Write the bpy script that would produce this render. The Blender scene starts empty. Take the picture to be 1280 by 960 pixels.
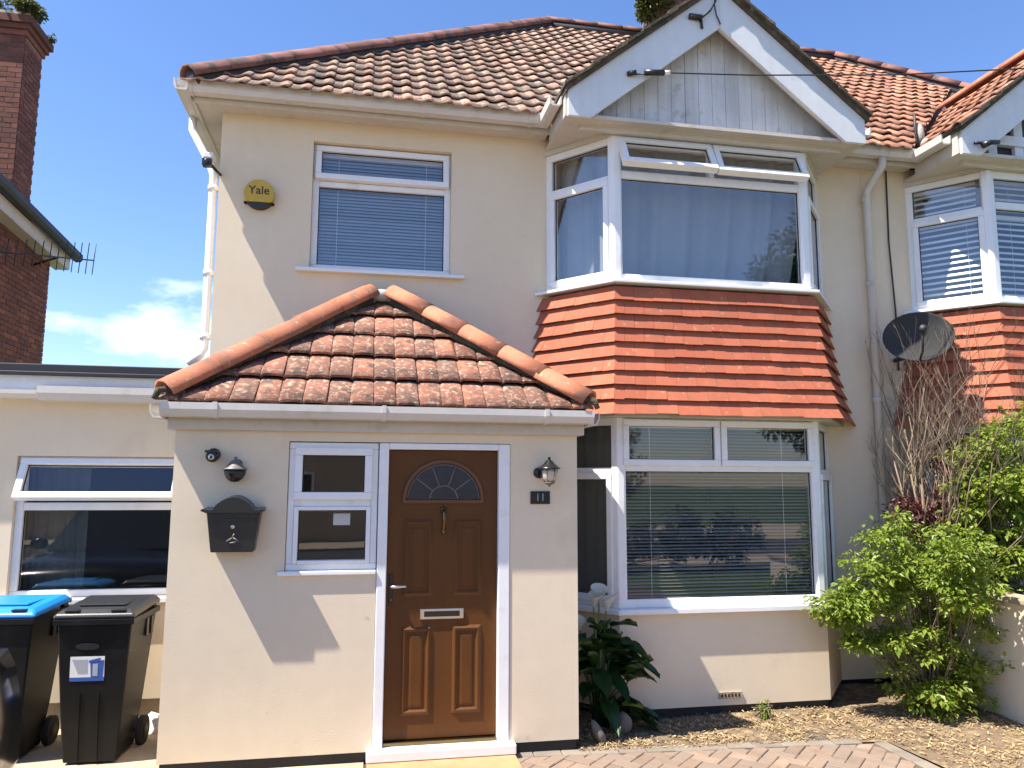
import bpy, bmesh, math, random
from mathutils import Vector as V, Matrix, noise
R = math.radians
rng = random.Random(7)
scene = bpy.context.scene
COL = scene.collection

# ------------------------------------------------------------------ camera
yaw, pitch, roll = R(10.93), R(7.25), R(.22)
fwd = V((math.sin(yaw)*math.cos(pitch), math.cos(yaw)*math.cos(pitch), math.sin(pitch)))
rgt = V((math.cos(yaw), -math.sin(yaw), 0)); upv = rgt.cross(fwd)
r2 = rgt*math.cos(roll)+upv*math.sin(roll); u2 = -rgt*math.sin(roll)+upv*math.cos(roll)
cd = bpy.data.cameras.new('camera'); cam = bpy.data.objects.new('camera', cd); COL.objects.link(cam)
cd.sensor_width = 36; cd.lens = 27; cd.clip_start = .05; cd.clip_end = 3000
m = Matrix((r2, u2, -fwd)).transposed().to_4x4(); m.translation = V((0, 0, 1.8)); cam.matrix_world = m
scene.camera = cam

# ------------------------------------------------------------------ light
LDIR = V((.55, .167, -1)).normalized()
el = math.asin(-LDIR.z); az = math.atan2(-LDIR.x, -LDIR.y)
sd = bpy.data.lights.new('sun', 'SUN'); sd.energy = 5.0; sd.angle = R(.5); sd.color = (1, .925, .81)
so = bpy.data.objects.new('sun', sd); COL.objects.link(so); so.rotation_euler = LDIR.to_track_quat('-Z', 'Y').to_euler()
so.location = (-20, -6, 40)
w = bpy.data.worlds.new('World'); scene.world = w; w.use_nodes = True
nt = w.node_tree; N = nt.nodes; Lk = nt.links; N.clear()
sky = N.new('ShaderNodeTexSky'); sky.sky_type = 'NISHITA'; sky.sun_disc = False
sky.sun_elevation = el; sky.sun_rotation = az; sky.air_density = 1.0; sky.dust_density = .3; sky.ozone_density = 2.2
tc = N.new('ShaderNodeTexCoord'); mp = N.new('ShaderNodeMapping'); mp.inputs['Scale'].default_value = (1, 1, 2.6); mp.inputs['Location'].default_value = (.35, .32, .17)
Lk.new(tc.outputs['Generated'], mp.inputs[0])
nz = N.new('ShaderNodeTexNoise'); nz.inputs['Scale'].default_value = 3.4; nz.inputs['Detail'].default_value = 7; nz.inputs['Roughness'].default_value = .56
Lk.new(mp.outputs[0], nz.inputs[0])
cr = N.new('ShaderNodeValToRGB'); cr.color_ramp.elements[0].position = .675; cr.color_ramp.elements[1].position = .90
sx_ = N.new('ShaderNodeSeparateXYZ'); Lk.new(tc.outputs['Generated'], sx_.inputs[0])
low = N.new('ShaderNodeMapRange'); low.inputs['From Min'].default_value = .10; low.inputs['From Max'].default_value = .32; low.inputs['To Min'].default_value = .07; low.inputs['To Max'].default_value = 0; Lk.new(sx_.outputs[2], low.inputs[0])
addl = N.new('ShaderNodeMath'); Lk.new(nz.outputs[0], addl.inputs[0]); Lk.new(low.outputs[0], addl.inputs[1]); Lk.new(addl.outputs[0], cr.inputs[0])
mixc = N.new('ShaderNodeMix'); mixc.data_type = 'RGBA'; mixc.inputs[7].default_value = (9.5, 9.6, 10, 1)
hs = N.new('ShaderNodeHueSaturation'); hs.inputs['Saturation'].default_value = 1.12; hs.inputs['Value'].default_value = 1.0
Lk.new(sky.outputs[0], hs.inputs['Color'])
Lk.new(cr.outputs[0], mixc.inputs[0]); tn = N.new('ShaderNodeMix'); tn.data_type = 'RGBA'; tn.blend_type = 'MULTIPLY'; tn.inputs[0].default_value = 1; tn.inputs[7].default_value = (.93, .92, 1.05, 1)
Lk.new(hs.outputs[0], tn.inputs[6]); Lk.new(tn.outputs[2], mixc.inputs[6])
bg = N.new('ShaderNodeBackground'); bg.inputs[1].default_value = .104; Lk.new(mixc.outputs[2], bg.inputs[0])
ow = N.new('ShaderNodeOutputWorld'); Lk.new(bg.outputs[0], ow.inputs[0])
scene.view_settings.view_transform = 'Standard'; scene.view_settings.look = 'None'
scene.view_settings.exposure = 1.25; scene.view_settings.gamma = 1
scene.render.engine = 'CYCLES'; scene.cycles.max_bounces = 8; scene.cycles.transparent_max_bounces = 12

# ------------------------------------------------------------------ materials
def mat(name, col, rough=.6, var=.12, scale=3., bump=0, bscale=80, metal=0, rnd=0, spots=None, streak=0, spec=.5, tint=None, bdist=.01, pan=None, wave=0):
    """base colour with noise wear; rnd = piece to piece variation; spots = [(colour, scale, lo, hi)]"""
    mt = bpy.data.materials.new(name); mt.use_nodes = True
    t = mt.node_tree; n = t.nodes; l = t.links; p = n['Principled BSDF']
    p.inputs['Roughness'].default_value = rough; p.inputs['Metallic'].default_value = metal
    p.inputs['Specular IOR Level'].default_value = spec
    g = n.new('ShaderNodeNewGeometry')
    c = n.new('ShaderNodeRGB'); c.outputs[0].default_value = (*col, 1); cur = c.outputs[0]
    def nzn(s, det=5, stretch=None):
        q = n.new('ShaderNodeTexNoise'); q.inputs['Scale'].default_value = s; q.inputs['Detail'].default_value = det
        src = g.outputs['Position']
        if stretch:
            mpn = n.new('ShaderNodeMapping'); mpn.inputs['Scale'].default_value = stretch; l.new(src, mpn.inputs[0]); src = mpn.outputs[0]
        l.new(src, q.inputs['Vector']); return q.outputs[0]
    def scalev(cur, fac_sock, lo, hi):
        mr = n.new('ShaderNodeMapRange'); mr.inputs['From Min'].default_value = .25; mr.inputs['From Max'].default_value = .75
        mr.inputs['To Min'].default_value = lo; mr.inputs['To Max'].default_value = hi; l.new(fac_sock, mr.inputs[0])
        vm = n.new('ShaderNodeVectorMath'); vm.operation = 'SCALE'; l.new(cur, vm.inputs[0]); l.new(mr.outputs[0], vm.inputs['Scale']); return vm.outputs[0]
    if var: cur = scalev(cur, nzn(scale), 1-var, 1+var); cur = scalev(cur, nzn(scale*9), 1-var*.6, 1+var*.6)
    if streak: cur = scalev(cur, nzn(14, 4, (1, 1, .06)), 1-streak, 1+streak*.4)
    if rnd or tint:
        oi = n.new('ShaderNodeObjectInfo'); at = n.new('ShaderNodeAttribute'); at.attribute_name = 'tid'
        ad = n.new('ShaderNodeMath'); l.new(oi.outputs['Random'], ad.inputs[0]); l.new(at.outputs['Fac'], ad.inputs[1])
        fr = n.new('ShaderNodeMath'); fr.operation = 'FRACT'; l.new(ad.outputs[0], fr.inputs[0])
        if rnd:
            mr = n.new('ShaderNodeMapRange'); mr.inputs['To Min'].default_value = 1-rnd; mr.inputs['To Max'].default_value = 1+rnd*.8; l.new(fr.outputs[0], mr.inputs[0])
            vm = n.new('ShaderNodeVectorMath'); vm.operation = 'SCALE'; l.new(cur, vm.inputs[0]); l.new(mr.outputs[0], vm.inputs['Scale']); cur = vm.outputs[0]
        if tint:
            m7 = n.new('ShaderNodeMath'); m7.operation = 'MULTIPLY'; m7.inputs[1].default_value = 7.31; l.new(fr.outputs[0], m7.inputs[0])
            f7 = n.new('ShaderNodeMath'); f7.operation = 'FRACT'; l.new(m7.outputs[0], f7.inputs[0])
            pw = n.new('ShaderNodeMath'); pw.operation = 'POWER'; pw.inputs[1].default_value = 1.6; l.new(f7.outputs[0], pw.inputs[0])
            mx = n.new('ShaderNodeMix'); mx.data_type = 'RGBA'; mx.inputs[7].default_value = (*tint, 1)
            l.new(pw.outputs[0], mx.inputs[0]); l.new(cur, mx.inputs[6]); cur = mx.outputs[2]
    for (sc, ss, lo, hi) in (spots or []):
        rp = n.new('ShaderNodeMapRange'); rp.inputs['From Min'].default_value = lo; rp.inputs['From Max'].default_value = hi
        l.new(nzn(ss, 6), rp.inputs[0])
        mx = n.new('ShaderNodeMix'); mx.data_type = 'RGBA'; mx.inputs[7].default_value = (*sc, 1)
        l.new(rp.outputs[0], mx.inputs[0]); l.new(cur, mx.inputs[6]); cur = mx.outputs[2]
    if pan:  # patchy dark in tile pans: moss, plus the shade between rolls painted in
        ap_ = n.new('ShaderNodeAttribute'); ap_.attribute_name = 'pan'; ml = n.new('ShaderNodeMath'); ml.operation = 'MULTIPLY'; rp = n.new('ShaderNodeMapRange')
        rp.inputs['From Min'].default_value = .30; rp.inputs['From Max'].default_value = .55; rp.inputs['To Max'].default_value = .85; l.new(nzn(7, 4), rp.inputs[0])
        l.new(ap_.outputs['Fac'], ml.inputs[0]); l.new(rp.outputs[0], ml.inputs[1]); mx = n.new('ShaderNodeMix'); mx.data_type = 'RGBA'; mx.inputs[7].default_value = (*pan, 1)
        l.new(ml.outputs[0], mx.inputs[0]); l.new(cur, mx.inputs[6]); cur = mx.outputs[2]
    l.new(cur, p.inputs['Base Color'])
    if bump:
        bn = n.new('ShaderNodeBump'); bn.inputs['Strength'].default_value = bump; bn.inputs['Distance'].default_value = bdist
        l.new(nzn(bscale, 3), bn.inputs['Height'])
        if wave:
            b2 = n.new('ShaderNodeBump'); b2.inputs['Strength'].default_value = wave; b2.inputs['Distance'].default_value = .03; l.new(nzn(3.5, 3), b2.inputs['Height']); l.new(b2.outputs[0], bn.inputs['Normal'])
        l.new(bn.outputs[0], p.inputs['Normal'])
    return mt

def glass_mat(name, tint=(.9, .93, .95), base=.1, top=.9):
    mt = bpy.data.materials.new(name); mt.use_nodes = True; t = mt.node_tree; n = t.nodes; l = t.links; n.clear()
    lw = n.new('ShaderNodeLayerWeight'); lw.inputs[0].default_value = .5
    pw = n.new('ShaderNodeMath'); pw.operation = 'POWER'; pw.inputs[1].default_value = 3.5; l.new(lw.outputs['Facing'], pw.inputs[0])
    mr = n.new('ShaderNodeMapRange'); mr.inputs['To Min'].default_value = base; mr.inputs['To Max'].default_value = top; l.new(pw.outputs[0], mr.inputs[0])
    tr = n.new('ShaderNodeBsdfTransparent'); tr.inputs[0].default_value = (*tint, 1)
    gl = n.new('ShaderNodeBsdfGlossy'); gl.inputs['Roughness'].default_value = .015
    g = n.new('ShaderNodeNewGeometry'); q = n.new('ShaderNodeTexNoise'); q.inputs['Scale'].default_value = 1.6; q.inputs['Detail'].default_value = 1
    l.new(g.outputs['Position'], q.inputs['Vector'])
    bn = n.new('ShaderNodeBump'); bn.inputs['Strength'].default_value = .035; bn.inputs['Distance'].default_value = .03; l.new(q.outputs[0], bn.inputs['Height']); l.new(bn.outputs[0], gl.inputs['Normal'])
    mx = n.new('ShaderNodeMixShader'); l.new(mr.outputs[0], mx.inputs[0]); l.new(tr.outputs[0], mx.inputs[1]); l.new(gl.outputs[0], mx.inputs[2])
    o = n.new('ShaderNodeOutputMaterial'); l.new(mx.outputs[0], o.inputs[0]); return mt

def leaf_mat(name, a, b, trans=.45, rough=.45):
    mt = bpy.data.materials.new(name); mt.use_nodes = True; t = mt.node_tree; n = t.nodes; l = t.links
    p = n['Principled BSDF']; p.inputs['Roughness'].default_value = rough
    at = n.new('ShaderNodeAttribute'); at.attribute_name = 'tid'; oi = n.new('ShaderNodeObjectInfo')
    ad = n.new('ShaderNodeMath'); l.new(at.outputs['Fac'], ad.inputs[0]); l.new(oi.outputs['Random'], ad.inputs[1])
    fr = n.new('ShaderNodeMath'); fr.operation = 'FRACT'; l.new(ad.outputs[0], fr.inputs[0])
    mx = n.new('ShaderNodeMix'); mx.data_type = 'RGBA'; mx.inputs[6].default_value = (*a, 1); mx.inputs[7].default_value = (*b, 1); l.new(fr.outputs[0], mx.inputs[0])
    l.new(mx.outputs[2], p.inputs['Base Color'])
    tl = n.new('ShaderNodeBsdfTranslucent'); l.new(mx.outputs[2], tl.inputs[0])
    ms = n.new('ShaderNodeMixShader'); ms.inputs[0].default_value = trans; l.new(p.outputs[0], ms.inputs[1]); l.new(tl.outputs[0], ms.inputs[2])
    l.new(ms.outputs[0], n['Material Output'].inputs[0]); return mt

M = {}
M['render'] = mat('cream_render', (.715, .607, .452), .85, .035, 1.1, .28, 120, spots=[((.59, .485, .355), 1.7, .62, .88), ((.75, .645, .51), .8, .58, .85), ((.42, .34, .24), 9, .71, .86)], bdist=.006, wave=.07, streak=.015)
M['render_low'] = mat('plinth_render', (.36, .29, .21), .9, .15, 4, .4, 90)
M['tar'] = mat('black_plinth', (.012, .012, .013), .6, .3, 8, .3, 40)
M['upvc'] = mat('white_upvc', (.79, .795, .80), .3, .04, 2, spots=[((.60, .58, .53), 6, .60, .88)], streak=.03)
M['offwhite'] = mat('aged_white_plastic', (.58, .55, .51), .4, .06, 2, spots=[((.42, .38, .3), 6, .6, .85)])
M['paint'] = mat('white_paint', (.66, .68, .70), .5, .05, 2, streak=.06, spots=[((.45, .42, .36), 7, .68, .85)])
M['gboard'] = mat('weathered_boards', (.60, .605, .61), .75, .08, 5, .2, 60, streak=.20, rnd=.07, spots=[((.36, .35, .32), 9, .62, .8)])
M['fascia'] = mat('cream_fascia', (.55, .505, .44), .5, .08, 2, spots=[((.40, .35, .27), 5, .6, .85)])
M['gasket'] = mat('rubber_gasket', (.02, .02, .022), .6, 0)
M['glass'] = glass_mat('window_glass', base=.11)
M['glass_up'] = glass_mat('window_glass_upstairs', base=.165)
M['dark_glass'] = mat('obscured_glass', (.018, .02, .026), .12, .2, 30, .3, 130)
M['htile'] = mat('orange_clay_tile', (.385, .110, .055), .8, .13, 3, .3, 120, rnd=.12, tint=(.36, .092, .045), spots=[((.27, .11, .07), 9, .58, .76), ((.50, .24, .15), 22, .62, .78)], bdist=.004)
M['mortar'] = mat('tile_backing', (.10, .045, .03), .9, .2, 6)
M['ptile'] = mat('lichened_porch_tile', (.27, .108, .066), .9, .24, 9, .5, 140, rnd=.32, tint=(.165, .085, .062),
                 spots=[((.075, .058, .046), 11, .50, .70), ((.42, .20, .12), 20, .54, .70), ((.42, .335, .25), 30, .55, .70), ((.11, .085, .07), 55, .58, .72)], bdist=.008)
M['rtile'] = mat('weathered_roof_tile', (.34, .19, .128), .9, .25, 7, .5, 120, rnd=.4, tint=(.20, .135, .10),
                 spots=[((.085, .062, .05), 7, .54, .70), ((.43, .365, .30), 16, .53, .68)], bdist=.008, pan=(.075, .058, .05))
M['rtile_n'] = mat('orange_brown_roof_tile', (.37, .165, .095), .9, .2, 5, .5, 120, rnd=.28, tint=(.24, .115, .075),
                 spots=[((.08, .05, .04), 7, .60, .78), ((.52, .42, .30), 15, .58, .74)], bdist=.008, pan=(.12, .07, .05))
M['hip'] = mat('orange_hip_tile', (.42, .15, .08), .85, .15, 4, .4, 90, rnd=.12, spots=[((.20, .12, .085), 6, .50, .72), ((.52, .38, .26), 20, .62, .76)], bdist=.005)
M['hipd'] = mat('dark_hip_tile', (.20, .085, .065), .8, .2, 4, .3, 90, rnd=.3, spots=[((.05, .04, .036), 6, .50, .66)])
M['verge'] = mat('mossy_verge', (.085, .068, .05), .95, .4, 9, .6, 60, spots=[((.035, .04, .022), 7, .5, .7), ((.22, .19, .13), 16, .6, .75)])
M['cement'] = mat('cement', (.42, .39, .34), .9, .15, 9, .4, 60)
M['brick'] = mat('red_brick', (.20, .074, .046), .9, .2, 12, .5, 150, rnd=.3, tint=(.12, .048, .037))
M['bmortar'] = mat('brick_mortar', (.24, .20, .17), .95, .2, 20)
M['slate'] = mat('dark_verge_slate', (.035, .034, .038), .6, .2, 5)
M['black'] = mat('black_metal', (.012, .012, .013), .32, .2, 20)
M['bplastic'] = mat('dark_grey_plastic', (.0085, .009, .010), .40, .2, 5, .15, 300, spots=[((.02, .019, .018), 4, .58, .8)], spec=.22)
M['greylid'] = mat('grey_plastic', (.020, .021, .024), .38, .15, 5, .1, 300)
M['bluelid'] = mat('blue_plastic', (.012, .22, .62), .38, .1, 5)
M['door'] = mat('brown_woodgrain_door', (.105, .037, .006), .5, .08, 4, .2, 60, streak=.13, bdist=.003, spec=.3)
M['fan'] = mat('fanlight_surround', (.12, .046, .016), .4, .1, 4)
M['chrome'] = mat('silver_metal', (.62, .60, .56), .28, .05, 8, metal=1)
M['brass'] = mat('brass', (.17, .12, .055), .3, .1, 8, metal=1)
M['lead'] = mat('lead_came', (.14, .13, .12), .5, .1, 8)
M['lampglass'] = mat('frosted_lamp_glass', (.50, .44, .36), .2, .1, 10)
M['yellow'] = mat('yellow_plastic', (.52, .33, .02), .35, .08, 6)
M['print'] = mat('dark_print', (.02, .018, .016), .5, 0)
M['white'] = mat('white_plastic', (.78, .78, .77), .35, .03, 4)
M['digit'] = mat('pale_digit', (.25, .27, .25), .5, .05, 4)
M['blind'] = mat('blind_slat', (.30, .31, .335), .5, .05, 4)
M['blindd'] = mat('grey_blind_slat', (.26, .25, .235), .5, .05, 4)
M['curtain'] = mat('pale_curtain', (.30, .315, .33), .9, .05, 3)
M['curtaind'] = mat('dark_curtain', (.05, .06, .06), .9, .1, 3)
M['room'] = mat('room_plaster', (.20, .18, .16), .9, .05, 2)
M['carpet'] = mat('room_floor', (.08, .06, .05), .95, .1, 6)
M['paper'] = mat('white_paper', (.7, .7, .7), .8, .03, 5)
M['felt'] = mat('black_roof_felt', (.013, .013, .02), .55, .2, 5)
M['paver'] = mat('block_paving', (.235, .165, .12), .9, .2, 7, .5, 140, rnd=.2, tint=(.21, .16, .125), spots=[((.18, .14, .10), 10, .6, .8)], bdist=.004)
M['kerb'] = mat('grey_kerb_block', (.215, .18, .145), .9, .14, 9, .5, 140, rnd=.14)
M['sand'] = mat('joint_sand', (.10, .078, .058), .95, .2, 30)
M['concrete'] = mat('pale_concrete', (.42, .34, .24), .92, .15, 3, .5, 60, spots=[((.20, .16, .11), 4, .58, .8)])
M['step'] = mat('terracotta_step', (.46, .235, .115), .85, .12, 8, .3, 90)
M['soil'] = mat('dry_soil', (.15, .105, .065), .95, .3, 9, .8, 50, spots=[((.30, .22, .12), 12, .5, .7)])
M['chips'] = mat('straw_and_bark', (.42, .305, .155), .9, .3, 10, rnd=.5, tint=(.15, .095, .055))
M['asphalt'] = mat('asphalt', (.055, .055, .057), .9, .15, 4, .5, 120)
M['lawn'] = mat('grassy_ground', (.055, .085, .025), .95, .3, 4, .5, 60)
M['leafA'] = leaf_mat('yellow_green_leaf', (.14, .23, .025), (.30, .36, .05), .45)
M['leafB'] = leaf_mat('mid_green_leaf', (.16, .25, .028), (.34, .40, .055), .48)
M['leafD'] = leaf_mat('glossy_dark_leaf', (.012, .038, .010), (.03, .075, .018), .25, .3)
M['leafR'] = leaf_mat('dark_red_leaf', (.055, .014, .016), (.15, .035, .035), .3)
M['leafI'] = leaf_mat('ivy_leaf', (.05, .07, .014), (.13, .14, .03), .35)
M['leafT'] = leaf_mat('tree_leaf', (.02, .045, .012), (.05, .085, .022), .3)
M['bark'] = mat('grey_brown_bark', (.15, .11, .08), .95, .25, 20, .4, 60)
M['twig'] = mat('dead_twig', (.225, .165, .115), .9, .25, 25)
M['petal'] = leaf_mat('white_petal', (.62, .62, .55), (.72, .72, .66), .3)
M['stone'] = mat('grey_stone', (.15, .13, .11), .9, .2, 12, .5, 40)
M['dish'] = mat('grey_mesh_dish', (.048, .049, .051), .9, .12, 8, spec=.1)
M['carpaint'] = mat('black_car_paint', (.010, .011, .014), .16, .05, 3)
M['rubber'] = mat('tyre_rubber', (.016, .016, .016), .8, .2, 12)
M['headlamp'] = mat('headlamp_lens', (.35, .36, .38), .08, .1, 12, metal=.6)
M['carglass'] = mat('dark_car_glass', (.02, .024, .026), .05, 0)
M['cable'] = mat('black_cable', (.02, .02, .022), .5, 0)
M['stickblue'] = mat('blue_print', (.035, .10, .36), .5, .08, 20)
M['stickgrey'] = mat('grey_print', (.36, .38, .44), .5, .05, 20)
M['oppwall'] = mat('opposite_house_render', (.48, .40, .29), .9, .08, 2)
M['silver'] = mat('silver_car_paint', (.42, .43, .45), .25, .03, 3, metal=.5)

# ------------------------------------------------------------------ mesh helpers
ORI = {}
class MB:
    def __init__(s): s.v = []; s.f = []; s.t = []; s.tid = 0.; s.sm = []; s.smooth = False
    def face(s, pts):
        b = len(s.v); s.v += [V(p) for p in pts]; s.f.append(tuple(range(b, b+len(pts)))); s.t.append(s.tid); s.sm.append(s.smooth)
    def add(s, vs, fs):
        b = len(s.v); s.v += [V(p) for p in vs]
        for f in fs: s.f.append(tuple(b+i for i in f)); s.t.append(s.tid); s.sm.append(s.smooth)
    def hexa(s, c): s.add(c, [(0, 3, 2, 1), (4, 5, 6, 7), (0, 1, 5, 4), (1, 2, 6, 5), (2, 3, 7, 6), (3, 0, 4, 7)])
    def box(s, x0, x1, y0, y1, z0, z1):
        s.hexa([(x0, y0, z0), (x1, y0, z0), (x1, y1, z0), (x0, y1, z0), (x0, y0, z1), (x1, y0, z1), (x1, y1, z1), (x0, y1, z1)])
    def prism(s, poly, ex):
        n = len(poly); ex = V(ex); P = [V(p) for p in poly]
        s.add(P+[p+ex for p in P], [tuple(range(n))[::-1], tuple(range(n, 2*n))]+[(i, (i+1) % n, n+(i+1) % n, n+i) for i in range(n)])
    def loft(s, rings, cap=True, closed=True):
        n = len(rings[0]); vs = [p for r in rings for p in r]; fs = []
        for k in range(len(rings)-1):
            for i in range(n if closed else n-1):
                j = (i+1) % n; fs.append((k*n+i, k*n+j, (k+1)*n+j, (k+1)*n+i))
        if cap: fs += [tuple(range(n))[::-1], tuple(range((len(rings)-1)*n, len(rings)*n))]
        s.add(vs, fs)
    def tube(s, pts, r, n=8, r1=None, cap=True):
        pts = [V(p) for p in pts]; rings = []; k = len(pts); sm = s.smooth; s.smooth = n > 4
        ref = V((0, 0, 1))
        for i, p in enumerate(pts):
            d = (pts[min(i+1, k-1)]-pts[max(i-1, 0)]).normalized()
            if abs(d.dot(ref)) > .95: ref = V((1, 0, 0)) if abs(d.x) < .9 else V((0, 1, 0))
            a = d.cross(ref).normalized(); b = d.cross(a).normalized(); ref = a.cross(d) if False else ref
            rr = r if r1 is None else r+(r1-r)*i/max(1, k-1)
            rings.append([p+a*math.cos(q)*rr+b*math.sin(q)*rr for q in (2*math.pi*j/n for j in range(n))])
        s.loft(rings, cap); s.smooth = sm
    def lathe(s, prof, c, n=20, axis='z', cap=True):
        c = V(c); sm = s.smooth; s.smooth = True; rings = []
        for (r, h) in prof:
            ring = []
            for j in range(n):
                q = 2*math.pi*j/n; a, b = math.cos(q)*r, math.sin(q)*r
                ring.append(c+(V((a, b, h)) if axis == 'z' else V((a, -h, b)) if axis == 'y' else V((h, a, b))))
            rings.append(ring)
        s.loft(rings, cap); s.smooth = sm
    def ball(s, c, r, n=12, k=8):
        if not isinstance(r, (tuple, list)): r = (r, r, r)
        sm = s.smooth; s.smooth = True
        s.loft([[V(c)+V((math.cos(2*math.pi*j/n)*math.sin(t)*r[0], math.sin(2*math.pi*j/n)*math.sin(t)*r[1], -math.cos(t)*r[2])) for j in range(n)] for t in (max(.03, min(math.pi-.03, math.pi*i/k)) for i in range(k+1))]); s.smooth = sm
    def mesh(s, name, mt, c=V((0, 0, 0)), fixn=True):
        me = bpy.data.meshes.new(name); me.from_pydata([p-c for p in s.v], [], s.f)
        me.polygons.foreach_set('use_smooth', s.sm)
        a = me.attributes.new('tid', 'FLOAT', 'FACE'); a.data.foreach_set('value', s.t)
        if fixn:
            bm = bmesh.new(); bm.from_mesh(me); bmesh.ops.recalc_face_normals(bm, faces=bm.faces); bm.to_mesh(me); bm.free()
        me.materials.append(mt); me.update(); return me
    def build(s, name, mt, parent=None, bevel=0, fixn=True, **tags):
        lo = V([min(p[i] for p in s.v) for i in range(3)]); hi = V([max(p[i] for p in s.v) for i in range(3)])
        c = (lo+hi)/2; c.z = lo.z
        o = bpy.data.objects.new(name, s.mesh(name, mt, c, fixn)); COL.objects.link(o); place(o, c, parent)
        if bevel:
            b = o.modifiers.new('bevel', 'BEVEL'); b.width = bevel; b.segments = 2; b.limit_method = 'ANGLE'; b.angle_limit = R(40); b.harden_normals = False
        for k, v in tags.items(): o[k] = v
        return o
def place(o, c, parent=None):
    ORI[o] = V(c)
    if parent: o.parent = parent; o.location = V(c)-ORI[parent]
    else: o.location = c
def inst(name, me, mw, parent):
    o = bpy.data.objects.new(name, me); COL.objects.link(o); o.parent = parent
    ml = mw.copy(); ml.translation = mw.translation-ORI[parent]; o.matrix_local = ml; ORI[o] = mw.translation.copy(); return o
def thing(name, label, cat, loc, group=None):
    o = bpy.data.objects.new(name, None); COL.objects.link(o); o.empty_display_size = .2; place(o, V(loc))
    o['label'] = label; o['category'] = cat
    if group: o['group'] = group
    return o
def frame_m(o, x, y, z):
    mw = Matrix((x, y, z)).transposed().to_4x4(); mw.translation = V(o); return mw
def text_mesh(body, size, mt, mw, name, parent, extrude=.002, bold=0):
    cu = bpy.data.curves.new(name, 'FONT'); cu.body = body; cu.size = size; cu.extrude = extrude; cu.align_x = 'CENTER'; cu.align_y = 'CENTER'; cu.offset = bold
    t = bpy.data.objects.new('tmp', cu); COL.objects.link(t); bpy.context.view_layer.update()
    me = bpy.data.meshes.new_from_object(t.evaluated_get(bpy.context.evaluated_depsgraph_get())); bpy.data.objects.remove(t); me.materials.clear(); me.materials.append(mt)
    return inst(name, me, mw, parent)
def panel(mb, y0, y1, x0, x1, z0, z1, holes, swap=False):
    """solid wall between planes y0..y1 with rectangular holes (x0,x1,z0,z1)"""
    xs = sorted({x0, x1, *[min(max(h[i], x0), x1) for h in holes for i in (0, 1)]}); zs = sorted({z0, z1, *[min(max(h[i], z0), z1) for h in holes for i in (2, 3)]})
    nx, nz_ = len(xs)-1, len(zs)-1
    def solid(i, j):
        if not (0 <= i < nx and 0 <= j < nz_): return False
        cx, cz = (xs[i]+xs[i+1])/2, (zs[j]+zs[j+1])/2
        return not any(h[0] < cx < h[1] and h[2] < cz < h[3] for h in holes)
    T = (lambda a, b, c: (b, a, c)) if swap else (lambda a, b, c: (a, b, c))
    for i in range(nx):
        for j in range(nz_):
            if not solid(i, j): continue
            a, b, c, d = xs[i], xs[i+1], zs[j], zs[j+1]
            for y in (y0, y1): mb.face([T(a, y, c), T(b, y, c), T(b, y, d), T(a, y, d)])
            if not solid(i-1, j): mb.face([T(a, y0, c), T(a, y1, c), T(a, y1, d), T(a, y0, d)])
            if not solid(i+1, j): mb.face([T(b, y0, c), T(b, y1, c), T(b, y1, d), T(b, y0, d)])
            if not solid(i, j-1): mb.face([T(a, y0, c), T(b, y0, c), T(b, y1, c), T(a, y1, c)])
            if not solid(i, j+1): mb.face([T(a, y0, d), T(b, y0, d), T(b, y1, d), T(a, y1, d)])

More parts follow.
